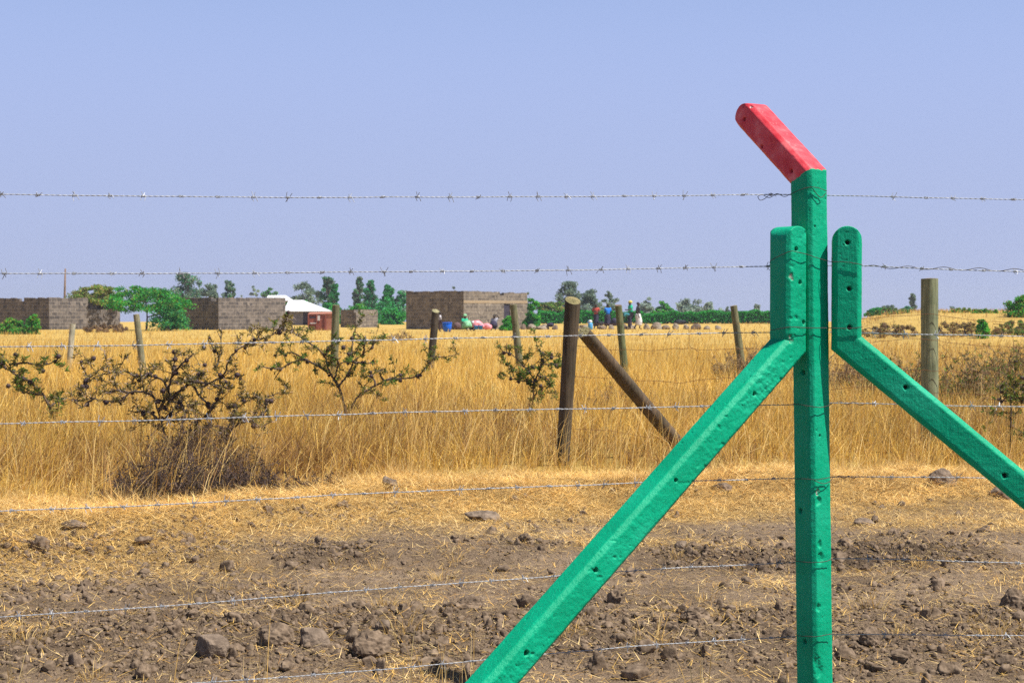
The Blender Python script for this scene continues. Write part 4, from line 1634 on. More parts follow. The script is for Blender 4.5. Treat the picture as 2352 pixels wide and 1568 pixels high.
def brush(label, px, py, wpx, hpx, seed, cols, n=90, green=0, name='dry_brush', Y=None, cat='dry brush', group='dry brushwood in the grass', twig=(0.21, 0.145, 0.075)):
    """tangle of bare twigs with a few leaves; (px, py) is the middle of its foot"""
    g = on_ground(px, py) if Y is None else at(px, py, Y)
    Yd = g[1]
    sc = Yd / FPX
    wm, hm = wpx * sc, hpx * sc
    z = float(height(np.array([g[0]]), np.array([Yd]), False)[0])
    root = empty(name, (g[0], Yd, z))
    tag(root, label, cat, group)
    r_ = np.random.default_rng(seed)
    mb, lv = MB(), []
    for _ in range(n):
        a = r_.uniform(0, 6.28)
        x0 = r_.uniform(-0.5, 0.5) * wm
        y0 = r_.uniform(-0.35, 0.35) * wm * 0.7
        p = np.array((x0, y0, 0.0))
        H = hm * (1 - 0.75 * (2 * x0 / wm) ** 2) * r_.uniform(0.45, 1.1)
        d = np.array((r_.normal(0, 0.35), r_.normal(0, 0.35), 1.0))
        d /= np.linalg.norm(d)
        pts = [p]
        for k in range(5):
            d = d + r_.normal(0, 0.28, 3) * np.array((1, 1, 0.6))
            d /= np.linalg.norm(d)
            pts.append(pts[-1] + d * H / 5)
        pts = np.array(pts)
        rr = max(0.0035, 0.00022 * Yd)
        c = np.array(twig) * r_.uniform(0.6, 1.7)
        mb.tube(pts, np.linspace(rr, rr * 0.5, 6), 4, c=c, cap=False)
        for k in range(2, 6):
            for q in range(2):
                e = r_.normal(0, 1, 3) + np.array((0, 0, 0.4))
                e /= np.linalg.norm(e)
                mb.tube([pts[k], pts[k] + e * H * r_.uniform(0.08, 0.25)], [rr * 0.7, rr * 0.4], 3, c=c, cap=False)
            tufts(lv, pts[k], 3 + (8 if r_.uniform() < green else 0), max(0.03, hm * 0.06), cols, r_)
    mb.build('twigs', M['twig'], root)
    leaves_obj('foliage', lv, M['leaf'], root)
    return root


m, nt, b, o = mat('dry_twig')
a = nd(nt, 'ShaderNodeAttribute', attribute_name='Col')
nt.links.new(a.outputs['Color'], b.inputs['Base Color'])
M['twig'] = m
DUN = [(0.24, 0.16, 0.085), (0.32, 0.21, 0.105), (0.17, 0.11, 0.07), (0.38, 0.26, 0.12)]
DK = [(0.085, 0.055, 0.045), (0.13, 0.085, 0.06), (0.06, 0.045, 0.035), (0.18, 0.12, 0.07)]
brush('dark purple brown tangle around the foot of the largest thorn bush', 400, 1165, 340, 150, 1, DK, 260, twig=(0.070, 0.048, 0.040))
brush('dark brown tangle to the right of the foot of the largest thorn bush', 560, 1165, 280, 130, 2, DK, 200, twig=(0.075, 0.05, 0.04))
brush('brown dead stems close under the largest thorn bush stem', 455, 1120, 300, 160, 3, DK, 200, twig=(0.10, 0.066, 0.045))
brush('low brown weeds at the foot of the forked thorn bush', 800, 1000, 220, 60, 4, DUN, 90, green=0.1)
brush('brown weeds behind the thick dark post, at the small thorn bush', 1190, 985, 150, 70, 5, DUN, 80)
brush('low purple brown weeds right under the two sagging wires', 1400, 945, 110, 60, 6, DUN, 60, green=0.2)
brush('brown brushwood left of the leaning post beside the green upright', 1722, 850, 170, 90, 7, DUN, 240, Y=30)
brush('brown brushwood in the gap between the green upright and its right brace', 1935, 890, 130, 110, 8, DUN, 140, Y=26)
brush('wide brown brush behind the thick grey green post, its left end', 2070, 880, 230, 110, 9, DUN + LIVE, 210, green=0.25, Y=25)
brush('wide brown brush with green sprigs right of the thick grey green post', 2240, 900, 260, 140, 10, DUN + LIVE, 240, green=0.35, Y=22)
brush('brown brush at the right edge under the bank', 2340, 850, 200, 110, 11, DUN + LIVE, 190, green=0.3, Y=29)
brush('brown low brush below the barbed wire at the right, between two wires', 2260, 985, 210, 90, 12, DUN, 130, green=0.15, Y=18)
brush('small grey brown weed alone in the open field left of the blue tub', 920, 778, 62, 24, 14, DUN, 60, Y=70)
brush('green leafed weed low in the grass right of the largest thorn bush', 712, 1082, 60, 46, 15, LIVE, 26, green=0.8, twig=(0.06, 0.07, 0.03))
for i_, (px_, py_, w_, lab_) in enumerate(((640, 1010, 70, 'low green sprigs in the grass between the two thorn bushes'), (1395, 905, 60, 'small green sprigs in the grass right of the thick dark post'),
                                          (60, 905, 90, 'low green sprigs in the grass under the leaning bush at the left edge'), (1110, 905, 50, 'faint green sprigs in the open grass left of the small thorn bush'),
                                          (250, 850, 80, 'dull green sprigs between the two pale leaning posts'))):
    brush(lab_, px_, py_, w_, 34, 80 + i_, LIVE + OLIVE, 26, green=0.7, name='green_sprigs', cat='weed', group='green weeds in the dry grass', twig=(0.10, 0.10, 0.04))
brush('brown dead weeds at the right end of the dark tangle, above the fifth wire', 735, 1165, 130, 70, 16, DK, 60, twig=(0.09, 0.05, 0.04))


def lone_stalks():
    r_ = np.random.default_rng(77)
    spots = [(400, 1600, 190), (575, 1600, 150), (600, 1610, 210), (875, 1600, 110), (930, 1600, 120), (955, 1605, 190), (1000, 1600, 110), (1040, 1600, 230), (1085, 1600, 170),
             (1060, 1610, 120), (1600, 1600, 100), (1625, 1600, 130), (1650, 1610, 90), (40, 1600, 160), (1800, 1620, 120), (25, 1600, 90), (1010, 1620, 250), (985, 1605, 160), (2090, 1600, 110), (1190, 1600, 60)]
    P, H, A, L = [], [], [], []
    for px, py, h in spots:
        for q in range(r_.integers(2, 6)):
            g = on_ground(px + r_.normal(0, 14), py)
            P.append((g[0], g[1], hz(g[0], g[1]) - 0.01))
            H.append(h * g[1] / FPX * r_.uniform(0.6, 1.15))
            A.append(r_.uniform(0, 6.28))
            L.append(abs(r_.normal(0.12, 0.14)))
    n = len(P)
    col = pick([(0.74, 0.56, 0.26), (0.62, 0.40, 0.13)], [1, 1], n)
    me = blades_mesh('lone_stalks', np.array(P), np.array(H), np.full(n, 0.0042), np.array(A), np.array(L), col, 1.2)
    tag(obj('lone_stalks', me, M['grass']), 'thin yellow stalks standing close to the camera on the soil', 'grass', kind='stuff')


lone_stalks()


# ------------------------------------------------------------------ buildings across the field
def wall_box(mb, x0, x1, y0, y1, z0, z1):
    mb.box(x0, x1, y0, y1, z0, z1)


def shell(label, cpx, lpx, rpx, top, Y, a_deg, mats, heights=None, door_opening=None, group='unroofed block houses across the field', ragged=0.10, seed=0, lit_drop=0.0, step=None, name='unroofed_house', cat='house'):
    """roofless block house seen corner on: one long wall in sun, one in shade"""
    a = math.radians(a_deg)
    C = at(cpx, 745, Y)
    Xc = C[0]
    h = EYE + (HORIZON - top) / FPX * Y
    kr, kl = (rpx - W_ / 2) / FPX, (lpx - W_ / 2) / FPX
    Ll = (kr * Y - Xc) / (math.sin(a) - kr * math.cos(a))       # lit wall length
    Ld = (Xc - kl * Y) / (math.cos(a) + kl * math.sin(a))       # shaded wall length
    root = empty(name, (Xc, Y, 0), math.pi / 2 - a)
    tag(root, label, cat, group)
    T = 0.2
    r_ = np.random.default_rng(seed)

    def courses(mb, x0, x1, horizontal, hh0, hh1, off):
        """top edge built up of block courses so that it is not a ruled line"""
        n = max(1, int((x1 - x0) / 0.42))
        xs = np.linspace(x0, x1, n + 1)
        for k in range(n):
            t = (k + 0.5) / n
            hh = hh0 + (hh1 - hh0) * t
            hh = hh - (0.2 if r_.uniform() < ragged * 1.8 else 0) + r_.uniform(-0.03, 0.03)
            if step and horizontal and step[0] < t:
                hh -= step[1]
            e = 0.001 * (k % 2)
            if horizontal:
                mb.box(xs[k], xs[k + 1], off + e, off + T + e, -0.3, hh)
            else:
                mb.box(off + e, off + T + e, xs[k], xs[k + 1], -0.3, hh)
    # lit wall along local x (y from 0 inward to -?)  local +y runs along the shaded wall
    mb = MB()
    if door_opening:
        d0, d1, dh = door_opening[0] * Ll, door_opening[1] * Ll, door_opening[2]
        courses(mb, 0, d0, True, h, h - lit_drop * d0 / Ll, 0)
        courses(mb, d1, Ll, True, h - lit_drop * d1 / Ll, h - lit_drop, 0)
        mb.box(d0, d1, 0.002, T - 0.002, dh, h - lit_drop * d0 / Ll - 0.02)
    else:
        courses(mb, 0, Ll, True, h, h - lit_drop, 0)
    mb.build('wall', mats[0], root)['label'] = 'sunlit wall'
    mb = MB()
    courses(mb, T + 0.003, Ld, False, h, h - 0.03, 0)
    mb.build('wall', mats[1], root)['label'] = 'shaded wall'
    mb = MB()
    courses(mb, T + 0.003, Ld, False, h - lit_drop, h - lit_drop, Ll - T)
    mb.build('wall', mats[1], root)['label'] = 'far side wall'
    mb = MB()
    courses(mb, T, Ll - T, True, h, h - lit_drop, Ld + 0.003)
    mb.build('wall', mats[1], root)['label'] = 'rear wall'
    return root, Ll, Ld, h


shell('long low grey block house cut off by the left edge, its right part knee high', 113, -95, 276, 684, 100, 34, (M['block'], M['block']), seed=1, step=(0.55, 0.72), ragged=0.06)
shell('grey block house between the green acacia and the white roofed house', 502, 372, 656, 683.5, 100, 36, (M['block'], M['block']), seed=2, ragged=0.10)
shell('small low tan block house between the rusty red shed and the largest house', 818, 783, 868, 711, 112, 34, (M['block_tan'], M['block_tan']), seed=3, ragged=0.05)
big, Ll, Ld, hb = shell('largest unroofed house, with a pale band above its dark doorway, behind the seated people', 1065, 934, 1211, 668, 100, 35, (M['block_tan'], M['block_tan']), seed=4, ragged=0.10, door_opening=(0.62, 0.72, 1.62), lit_drop=0.10)
mb = MB()
mb.box(-0.012, Ll * 0.62 - 0.01, -0.014, 0.0, 1.66, 1.84)
mb.box(Ll * 0.62 - 0.01, Ll + 0.012, -0.015, 0.0, 1.66, 1.835)
mb.build('ring_beam', M['beam'], big)
mb = MB()
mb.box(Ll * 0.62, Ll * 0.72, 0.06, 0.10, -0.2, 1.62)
mb.build('door_opening', M['opening_shade'], big)  # dark panel filling the doorway, interior shade put into its colour
# gable peak of the inner wall seen over the front wall
mb = MB()
gV = []
for yy in (Ld * 0.45, Ld * 0.45 + 0.2):
    gV += [(Ll * 0.5, yy, hb - 0.3), (Ll * 0.5, yy, hb + 0.02), (Ll * 0.62, yy, hb + 0.05), (Ll * 0.93, yy, hb - 0.28), (Ll * 0.93, yy, hb - 0.5)]
mb.add(gV, [(0, 1, 2, 3, 4), (9, 8, 7, 6, 5), (0, 5, 6, 1), (1, 6, 7, 2), (2, 7, 8, 3), (3, 8, 9, 4), (4, 9, 5, 0)])
mb.build('inner_wall', M['block_tan'], big)


def iron_house(label, lpx, rpx, eave, ridge, r0, r1, Y, depth, door_opening=None, seed=0):
    xl, xr = at(lpx, 720, Y)[0], at(rpx, 720, Y)[0]
    ze = EYE + (HORIZON - eave) / FPX * Y
    Yr = Y + depth * 0.5
    zr = EYE + (HORIZON - ridge) / FPX * Yr
    root = empty('iron_roofed_house', ((xl + xr) / 2, Y, 0))
    tag(root, label, 'house', 'houses with white iron roofs')
    w = (xr - xl) / 2
    mb = MB()
    ov = 0.35
    if door_opening:
        d0, d1, dh = door_opening
        mb.box(-w + ov, d0, 0.35, 0.55, -0.3, ze - 0.02)
        mb.box(d1, w - ov, 0.35, 0.55, -0.3, ze - 0.02)
        mb.box(d0, d1, 0.352, 0.548, dh, ze - 0.022)
    else:
        mb.box(-w + ov, w - ov, 0.35, 0.55, -0.3, ze - 0.02)
    mb.box(-w + ov + 0.002, -w + ov + 0.2, 0.552, depth - 0.4, -0.3, ze - 0.03)
    mb.box(w - ov - 0.2, w - ov - 0.002, 0.552, depth - 0.4, -0.3, ze - 0.03)
    mb.box(-w + ov + 0.203, w - ov - 0.203, depth - 0.6, depth - 0.4, -0.3, ze - 0.03)
    mb.build('wall', M['bluewall'], root)
    if door_opening:
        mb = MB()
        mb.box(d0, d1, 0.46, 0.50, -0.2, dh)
        mb.build('door_opening', M['opening_shade'], root)  # dark panel in the open doorway, painted as the shade indoors
    x0, x1 = at(r0, 700, Yr)[0] - root.location[0], at(r1, 700, Yr)[0] - root.location[0]
    mb = MB()
    t = 0.05
    V = [(-w, 0, ze), (w, 0, ze), (w, depth, ze), (-w, depth, ze), (x0, depth / 2, zr), (x1, depth / 2, zr)]
    V2 = [(x, y, z - t) for x, y, z in V]
    mb.add(V + V2, [(0, 1, 5, 4), (2, 3, 4, 5), (1, 2, 5), (3, 0, 4), (6, 10, 11, 7), (8, 11, 10, 9), (7, 11, 8), (9, 10, 6), (0, 6, 7, 1), (1, 7, 8, 2), (2, 8, 9, 3), (3, 9, 6, 0)])
    mb.build('roof', M['iron'], root)
    return root


iron_house('house under a bright white iron roof with a dark doorway, behind the rusty red shed', 650, 748, 714, 689, 664, 696, 126, 4.2, door_opening=(-0.15, 0.85, 1.02))
iron_house('farther house of which only a sloping white roof shows above the grey block house', 608, 664, 690, 678, 616, 656, 150, 3.6)

# rusty sheet iron shed
Ys = 97.0
xa, xb, xc_ = at(709, 740, Ys)[0], at(748, 740, Ys)[0], at(768, 740, Ys)[0]
zt = EYE + (HORIZON - 720) / FPX * Ys
shed = empty('sheet_iron_shed', ((xa + xb) / 2, Ys, 0))
tag(shed, 'small rusty red sheet iron shed standing alone in the field', 'shed')
w = (xb - xa) / 2
mb = MB()
mb.box(-w, -w + 0.46, 0, 0.03, -0.3, zt - 0.06)
mb.box(-w + 0.46, w, 0.012, 0.04, -0.3, zt - 0.06)
mb.build('front_sheet', M['rust_sheet'], shed)
mb = MB()
mb.box(w + 0.002, w + 0.55, 0.01, 0.04, -0.3, zt - 0.03)
mb.build('side_sheet', M['rust_pale'], shed)
mb = MB()
mb.box(-w, -w + 0.03, 0.045, 1.0, -0.3, zt - 0.08)
mb.box(w + 0.52, w + 0.55, 0.045, 1.0, -0.3, zt - 0.08)
mb.box(-w + 0.032, w + 0.518, 0.97, 1.0, -0.3, zt - 0.08)
mb.build('back_sheet', M['rust_sheet'], shed)
mb = MB()
mb.add([(-w - 0.05, -0.05, zt - 0.05), (w + 0.58, -0.05, zt - 0.02), (w + 0.58, 1.05, zt + 0.08), (-w - 0.05, 1.05, zt + 0.05), (-w - 0.05, -0.05, zt - 0.02), (w + 0.58, -0.05, zt + 0.01), (w + 0.58, 1.05, zt + 0.11), (-w - 0.05, 1.05, zt + 0.08)],
       [(0, 3, 2, 1), (4, 5, 6, 7), (0, 1, 5, 4), (1, 2, 6, 5), (2, 3, 7, 6), (3, 0, 4, 7)])
mb.build('roof', M['rust_pale'], shed)
mb = MB()
mb.box(-w + 0.10, -w + 0.46, -0.10, -0.004, 0.42, 0.47)
mb.build('shelf', M['board'], shed)
mb = MB()
mb.box(-w + 0.46, -w + 0.68, -0.03, -0.004, zt - 0.42, zt - 0.12)
mb.build('notice_board', M['board'], shed)
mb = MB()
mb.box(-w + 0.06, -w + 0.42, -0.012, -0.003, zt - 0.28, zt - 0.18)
mb.build('vent_slot', M['opening_shade'], shed)  # dark slab on the sheet, the slot's shade given as colour
for sx in (-w - 0.045, -w + 0.47, w - 0.03):
    mb = MB()
    mb.box(sx, sx + 0.07, -0.075, -0.036, -0.3, zt - 0.055)
    mb.build('post', M['rust_sheet'], shed)

# thin leaning utility pole behind the left house
pt, pb = at(150, 617, 120), at(146, 745, 120)
mb = MB()
loc = np.array((pb[0], pb[1], 0))
mb.tube(np.array([pb - np.array((0, 0, 0.4)), (pb + pt) / 2 + (0.02, 0, 0), pt]) - loc, [0.10, 0.085, 0.06], 8, c=(0.25, 0.17, 0.13))
o = mb.build('utility_pole', M['wood'], smooth=True)
o.location = loc
tag(o, 'thin brownish pole rising behind the grey block house at the far left', 'pole')


# ------------------------------------------------------------------ trees
GREEN = [(0.045, 0.33, 0.035), (0.075, 0.42, 0.035), (0.040, 0.26, 0.040), (0.17, 0.46, 0.045)]
DEEP = [(0.040, 0.29, 0.095), (0.055, 0.35, 0.095), (0.05, 0.23, 0.085)]
HAZED_GREY = [(0.18, 0.26, 0.19), (0.24, 0.32, 0.21), (0.15, 0.22, 0.18)]  # leaf colours greyed and lightened, distance haze mixed into them
HAZED_PALE = [(0.32, 0.42, 0.35), (0.37, 0.46, 0.38)]  # farthest leaf colours, paled further by painted-in haze
ACAC = [(0.31, 0.30, 0.07), (0.20, 0.30, 0.05), (0.40, 0.32, 0.12), (0.14, 0.30, 0.05)]


def tree(label, px, top, wpx, Y, cols, shape, seed, dens=1.0, foot=748, name='tree', cat='tree', group='trees on the horizon', bare=0.35, clumps=None, zbase=None):
    r_ = np.random.default_rng(seed)
    zt = EYE + (HORIZON - top) / FPX * Y
    X0 = at(px, 700, Y)[0]
    if zbase is None:
        zbase = float(height(np.array([X0]), np.array([Y]), False)[0])
    Wm = wpx / FPX * Y
    H = zt - zbase
    root = empty(name, (X0, Y, zbase - 0.05))
    tag(root, label, cat, group)
    n = clumps or {'tall': 44, 'cone': 52, 'round': 46, 'umbrella': 60, 'bush': 44, 'loose': 34}[shape]
    C, R = [], []
    while len(C) < n:
        u, v, w = r_.uniform(-1, 1, 3)
        t = r_.uniform(0, 1)
        if shape == 'tall':
            rad = 0.5 * math.sin(math.pi * (0.12 + 0.85 * t)) ** 0.7
            z = H * (bare + (1 - bare) * t)
        elif shape == 'cone':
            rad = 0.5 * (1 - t) ** 0.8 + 0.06
            z = H * (0.08 + 0.9 * t)
        elif shape == 'umbrella':
            rad = 0.5 * math.sqrt(max(0, 1 - (t - 0.25) ** 2 * 1.1))
            z = H * (bare + (1 - bare) * (0.15 + 0.8 * t * (1 - 0.5 * (u * u + v * v) / 2)))
        elif shape == 'bush':
            rad = 0.5 * math.sqrt(1 - t * t * 0.85)
            z = H * 0.92 * t
        else:
            rad = 0.5 * math.sqrt(max(0, 1 - (2 * t - 0.95) ** 2))
            z = H * (bare + (1 - bare) * 0.95 * t)
        if u * u + v * v > 1:
            continue
        C.append((u * rad * Wm, v * rad * Wm, z))
        R.append((1 - 0.3 * t) * r_.uniform(0.55, 1.1))
    C = np.array(C) + r_.normal(0, 1, (len(C), 3)) * np.array((0.05 * Wm, 0.05 * Wm, 0.035 * H))
    C[:, 2] = np.clip(C[:, 2], 0.02 * H, 0.97 * H)
    if shape in ('bush', 'round', 'loose'):
        C[:, 2] *= r_.uniform(0.72, 1.04, len(C))
    base_r = {'tall': 0.17, 'cone': 0.14, 'round': 0.15, 'umbrella': 0.12, 'bush': 0.17, 'loose': 0.12}[shape] * min(Wm, H * 1.2)
    lv = []
    size = 0.00075 * Y
    for c, r in zip(C, R):
        k = int(120 * dens * (0.55 if shape == 'loose' else 1.0))
        d = r_.normal(0, 1, (k, 3))
        d /= np.linalg.norm(d, axis=1)[:, None]
        d *= (r_.uniform(0, 1, k) ** 0.95)[:, None] * base_r * r * 1.85
        d[:, 2] *= 0.42 if shape == 'umbrella' else (0.9 if shape in ('tall', 'cone') else 0.7)
        p = c + d
        p = p[p[:, 2] > 0.0]
        p[:, 2] = np.minimum(p[:, 2], H * 1.02)
        k = len(p)
        if k == 0:
            continue
        a = r_.normal(0, 1, (k, 3))
        a /= np.linalg.norm(a, axis=1)[:, None]
        bb = np.cross(a, r_.normal(0, 1, (k, 3)))
        bb /= np.linalg.norm(bb, axis=1)[:, None]
        L = size * r_.uniform(0.6, 1.3, k)[:, None]
        V = np.stack([p - a * L, p + bb * L * 0.55, p + a * L, p - bb * L * 0.55], 1)
        tone = r_.uniform(0.75, 1.25)
        cc = np.array(cols)[r_.integers(0, len(cols), k)] * r_.uniform(0.75, 1.25, (k, 1)) * tone
        lv.append((V.reshape(-1, 3), np.repeat(cc, 4, 0)))
    mb = MB()
    tr = max(0.05, min(0.028 * H, 0.16))
    sway = r_.normal(0, 0.03, 2) * H
    tip = np.array((sway[0], sway[1], H * (0.93 if shape in ('tall', 'cone') else 0.62)))
    line = smooth_line([(0, 0, 0), tip * np.array((0.3, 0.3, 0.5)) + (0.02 * H, 0, 0), tip], H / 8)
    mb.tube(line, np.linspace(tr, tr * 0.35, len(line)), 7)
    for c in C[r_.permutation(len(C))[:min(12, len(C))]]:
        i = int(np.argmin(np.linalg.norm(line - c * np.array((0.35, 0.35, 0.72)), axis=1)))
        mid = (line[i] + c) / 2 + r_.normal(0, 0.04 * H, 3)
        q = smooth_line([line[i], mid, c], H / 10)
        mb.tube(q, np.linspace(tr * 0.45, tr * 0.12, len(q)), 5)
    leaves_obj('crown', lv, M['leaf'], root)
    mb.build('trunk', M['trunk'], root, smooth=True)
    return root


def shrub(label, px, top, wpx, Y, cols, seed, foot=None, group='green shrubs round the field', dens=1.0, zbase=None):
    return tree(label, px, top, wpx, Y, cols, 'bush', seed, dens, name='shrub', cat='shrub', group=group, zbase=zbase)


tree('flat topped brownish acacia, its crown standing above the grey block house at far left', 224, 651, 106, 104, ACAC, 'umbrella', 1, 1.1, bare=0.52, group='acacias by the houses')
tree('wide bright green acacia with a layered crown, left of the dark walled block house', 336, 655, 182, 97, GREEN[:3] + DEEP[:1] + ACAC[1:2], 'umbrella', 2, 1.1, bare=0.36, group='acacias by the houses', clumps=84)
tree('dark spreading lower acacia crown against the dark wall, under the bright green one', 392, 694, 84, 96, DEEP + GREEN[2:3] + ACAC[3:], 'bush', 3, 1.0, group='acacias by the houses')
tree('tall ragged grey green tree above the bright green acacia', 428, 628, 62, 175, HAZED_GREY + DEEP[:1], 'tall', 4, 0.9, bare=0.3)
tree('dark rounded tree above the left end of the dark walled block house', 482, 641, 52, 180, HAZED_GREY, 'round', 5, 1.0)
tree('slim dark tree above the corner of the grey block house', 526, 643, 28, 180, HAZED_GREY + DEEP[:1], 'tall', 6, 0.9)
tree('small pale hazy tree above the sunlit wall of the grey block house', 585, 656, 30, 240, HAZED_PALE, 'loose', 7, 0.9)
tree('tiny pale hazy tree left of the other pale one', 556, 674, 18, 260, HAZED_PALE, 'loose', 8, 0.8)
tree('low dark tree just left of the farther white roof', 618, 659, 44, 175, HAZED_GREY + GREEN[:1], 'round', 9, 0.9)
tree('bushy bright green tree standing behind the white iron roofs', 668, 686, 40, 135, GREEN, 'round', 10, 1.0)
tree('broad see-through grey tree above the main white roof', 706, 640, 78, 185, HAZED_GREY, 'loose', 11, 1.5, clumps=44)
tree('dark upright tree right of the broad grey one', 752, 636, 34, 180, HAZED_GREY + DEEP[:2], 'tall', 12, 1.0)
tree('green conical tree above the rusty shed', 768, 653, 32, 165, DEEP + GREEN[:1], 'cone', 13, 1.0)
tree('tall slender dark cypress like tree right of the grey green post', 823, 626, 26, 170, HAZED_GREY + DEEP[:1], 'tall', 14, 1.1, bare=0.12)
tree('tall pointed green tree with a thin top above the small tan house', 852, 644, 44, 165, DEEP + HAZED_GREY[:1], 'cone', 15, 1.1)
tree('second pointed green tree, left of the largest house', 890, 654, 46, 160, DEEP + GREEN[:1], 'cone', 16, 1.1)
tree('leaning green tree touching the left edge of the largest house', 920, 668, 42, 155, DEEP + HAZED_PALE[:1], 'cone', 17, 1.0)
shrub('thick green shrubs between the small tan house and the largest house', 905, 705, 62, 128, DEEP + GREEN[:2], 18)
shrub('low green shrubs above the small tan house', 812, 698, 84, 135, GREEN, 19)
shrub('green undergrowth behind the rusty shed and the grey green post', 752, 694, 96, 138, DEEP + GREEN[:2], 52)
shrub('green undergrowth filling the gap left of the largest house', 872, 690, 110, 140, DEEP + GREEN[:1], 53)
shrub('green undergrowth right of the bushy tree behind the white roofs', 700, 690, 60, 142, GREEN, 54)
shrub('grey green bushes behind the grey block house and its acacia', 430, 668, 120, 150, HAZED_GREY + GREEN[:1], 55)
shrub('grey green bushes right of the largest house, behind the small acacia', 1262, 708, 110, 150, HAZED_GREY + HAZED_PALE[:1] + GREEN[:1], 56)
shrub('grey bushes behind the people in red and blue', 1345, 698, 130, 160, HAZED_GREY + HAZED_PALE[:1], 57)
tree('thin dark tree top poking over the roofline of the largest house', 1046, 643, 20, 190, HAZED_GREY, 'loose', 20, 0.9)
shrub('bright green shrub hugging the right end of the largest house', 1222, 682, 36, 103, GREEN + DEEP[:1], 21)
shrub('leafy green weeds in front of the doorway of the largest house', 1168, 724, 34, 98, GREEN, 22)
tree('small flat topped acacia right of the largest house', 1266, 693, 60, 150, ACAC + GREEN[:1], 'umbrella', 23, 0.7, bare=0.55)
tree('thin tree top over the right end of the largest house', 1206, 670, 28, 190, HAZED_GREY, 'loose', 24, 0.8)
tree('ragged grey tree behind the thick dark post', 1309, 648, 58, 165, HAZED_GREY, 'tall', 25, 0.9, bare=0.25)
tree('ragged grey tree behind the person in red', 1358, 664, 50, 165, HAZED_GREY, 'round', 26, 0.9)
tree('thin see-through tree behind the person in blue', 1402, 670, 40, 175, HAZED_GREY + HAZED_PALE[:1], 'loose', 27, 1.0)
tree('hazy upright tree right of the person with the yellow hat', 1485, 684, 34, 210, HAZED_PALE, 'round', 28, 0.9)
tree('bright green bushy tree standing out of the hedge', 1523, 689, 42, 142, GREEN + HAZED_GREY[:1], 'round', 29, 1.0, bare=0.2)
tree('round pale grey tree on a thin trunk beyond the hedge', 1580, 685, 58, 200, HAZED_PALE + HAZED_GREY[:1], 'round', 30, 0.9, bare=0.5)
tree('small pale upright tree beyond the hedge, left of the leaning post', 1627, 694, 22, 220, HAZED_PALE, 'tall', 31, 0.9)
tree('sparse pale tree right of the small upright one beyond the hedge', 1655, 701, 28, 220, HAZED_PALE, 'loose', 32, 0.9)
tree('bare thin tree just left of the tall green brace top', 1738, 690, 24, 200, HAZED_GREY + HAZED_PALE, 'loose', 33, 0.35)
tree('tiny dark tree at the left side of the leaning post', 1672, 702, 16, 210, HAZED_GREY, 'round', 34, 0.8)

# clipped looking euphorbia hedge behind the people
hedge = empty('hedge', (at(1500, 740, 138)[0], 138, 0))
tag(hedge, 'long low bright green hedge across the field behind the standing people', 'hedge')
r_ = np.random.default_rng(5)
lv = []
x0, x1 = at(1236, 740, 138)[0] - hedge.location[0], at(1800, 740, 138)[0] - hedge.location[0]
n = 22000
xx = r_.uniform(x0, x1, n)
hh = 1.02 + 0.16 * fbm(np.stack([xx * 0.35, xx * 0, xx * 0], 1), 3, 4) + 0.14 * vnoise(np.stack([xx * 1.6, xx * 0, xx * 0], 1), 9)
zz = hh * r_.uniform(0, 1, n) ** 0.6
yy = r_.uniform(-0.6, 0.6, n)
p = np.stack([xx, yy, zz], 1)
a = r_.normal(0, 1, (n, 3))
a /= np.linalg.norm(a, axis=1)[:, None]
b2 = np.cross(a, r_.normal(0, 1, (n, 3)))
b2 /= np.linalg.norm(b2, axis=1)[:, None]
L = 0.12 * r_.uniform(0.6, 1.3, (n, 1))
V = np.stack([p - a * L, p + b2 * L * 0.6, p + a * L, p - b2 * L * 0.6], 1)
cc = np.array([(0.030, 0.33, 0.045), (0.05, 0.40, 0.05), (0.035, 0.25, 0.05)])[r_.integers(0, 3, n)] * r_.uniform(0.8, 1.2, (n, 1))
leaves_obj('foliage', [(V.reshape(-1, 3), np.repeat(cc, 4, 0))], M['leaf'], hedge)

G5 = 'shrubs along the bank on the right'
shrub('green shrub on the skyline directly right of the right hand brace', 2012, 704, 44, 125, DEEP + GREEN[:1], 40, group=G5)
shrub('grey rounded shrub on the skyline left of the thick grey green post', 2040, 697, 40, 160, HAZED_GREY, 41, group=G5)
shrub('low green shrubs between the grey shrub and the thick grey green post', 2085, 703, 44, 150, DEEP + HAZED_GREY[:1], 42, group=G5)
tree('thin dark tree on the skyline left of the thick grey green post', 2096, 673, 16, 190, HAZED_GREY, 'tall', 43, 0.7, group=G5)
shrub('tiny dark shrub on the skyline right of the thick grey green post', 2190, 693, 26, 200, HAZED_GREY + HAZED_PALE[:1], 44, group=G5)
shrub('low grey shrub on the skyline beyond the bank, right of the tiny one', 2235, 704, 40, 200, HAZED_GREY, 51, group=G5)
shrub('long low green scrub on top of the bank, right of the thick post', 2215, 705, 120, 84, ACAC + GREEN[:1], 58, group=G5)
shrub('long low green scrub along the top of the bank, beside the right hand brace', 2050, 706, 110, 88, ACAC + DEEP, 59, group=G5)
shrub('large leafy green shrub at the right edge on the bank', 2340, 676, 56, 74, GREEN + ACAC[:1], 45, group=G5)
shrub('low wide green shrubs on top of the bank left of the large leafy one', 2270, 706, 70, 78, GREEN + ACAC[:2], 46, group=G5, zbase=1.0)
shrub('low dull green growth under the bank, left of the thick grey green post', 2040, 737, 150, 66, ACAC[:1] + DUN + [(0.5, 0.36, 0.12)], 47, group=G5)
shrub('low dull green growth under the bank, right of the thick grey green post', 2215, 735, 170, 66, ACAC[:1] + DUN + [(0.5, 0.36, 0.12)], 48, group=G5)
shrub('small bright green shrub in the middle of the bank', 2258, 724, 30, 64, GREEN, 49, group=G5)
shrub('green and brown growth at the right end of the bank foot', 2335, 733, 120, 66, ACAC + DUN[:2] + GREEN[:1], 50, group=G5)

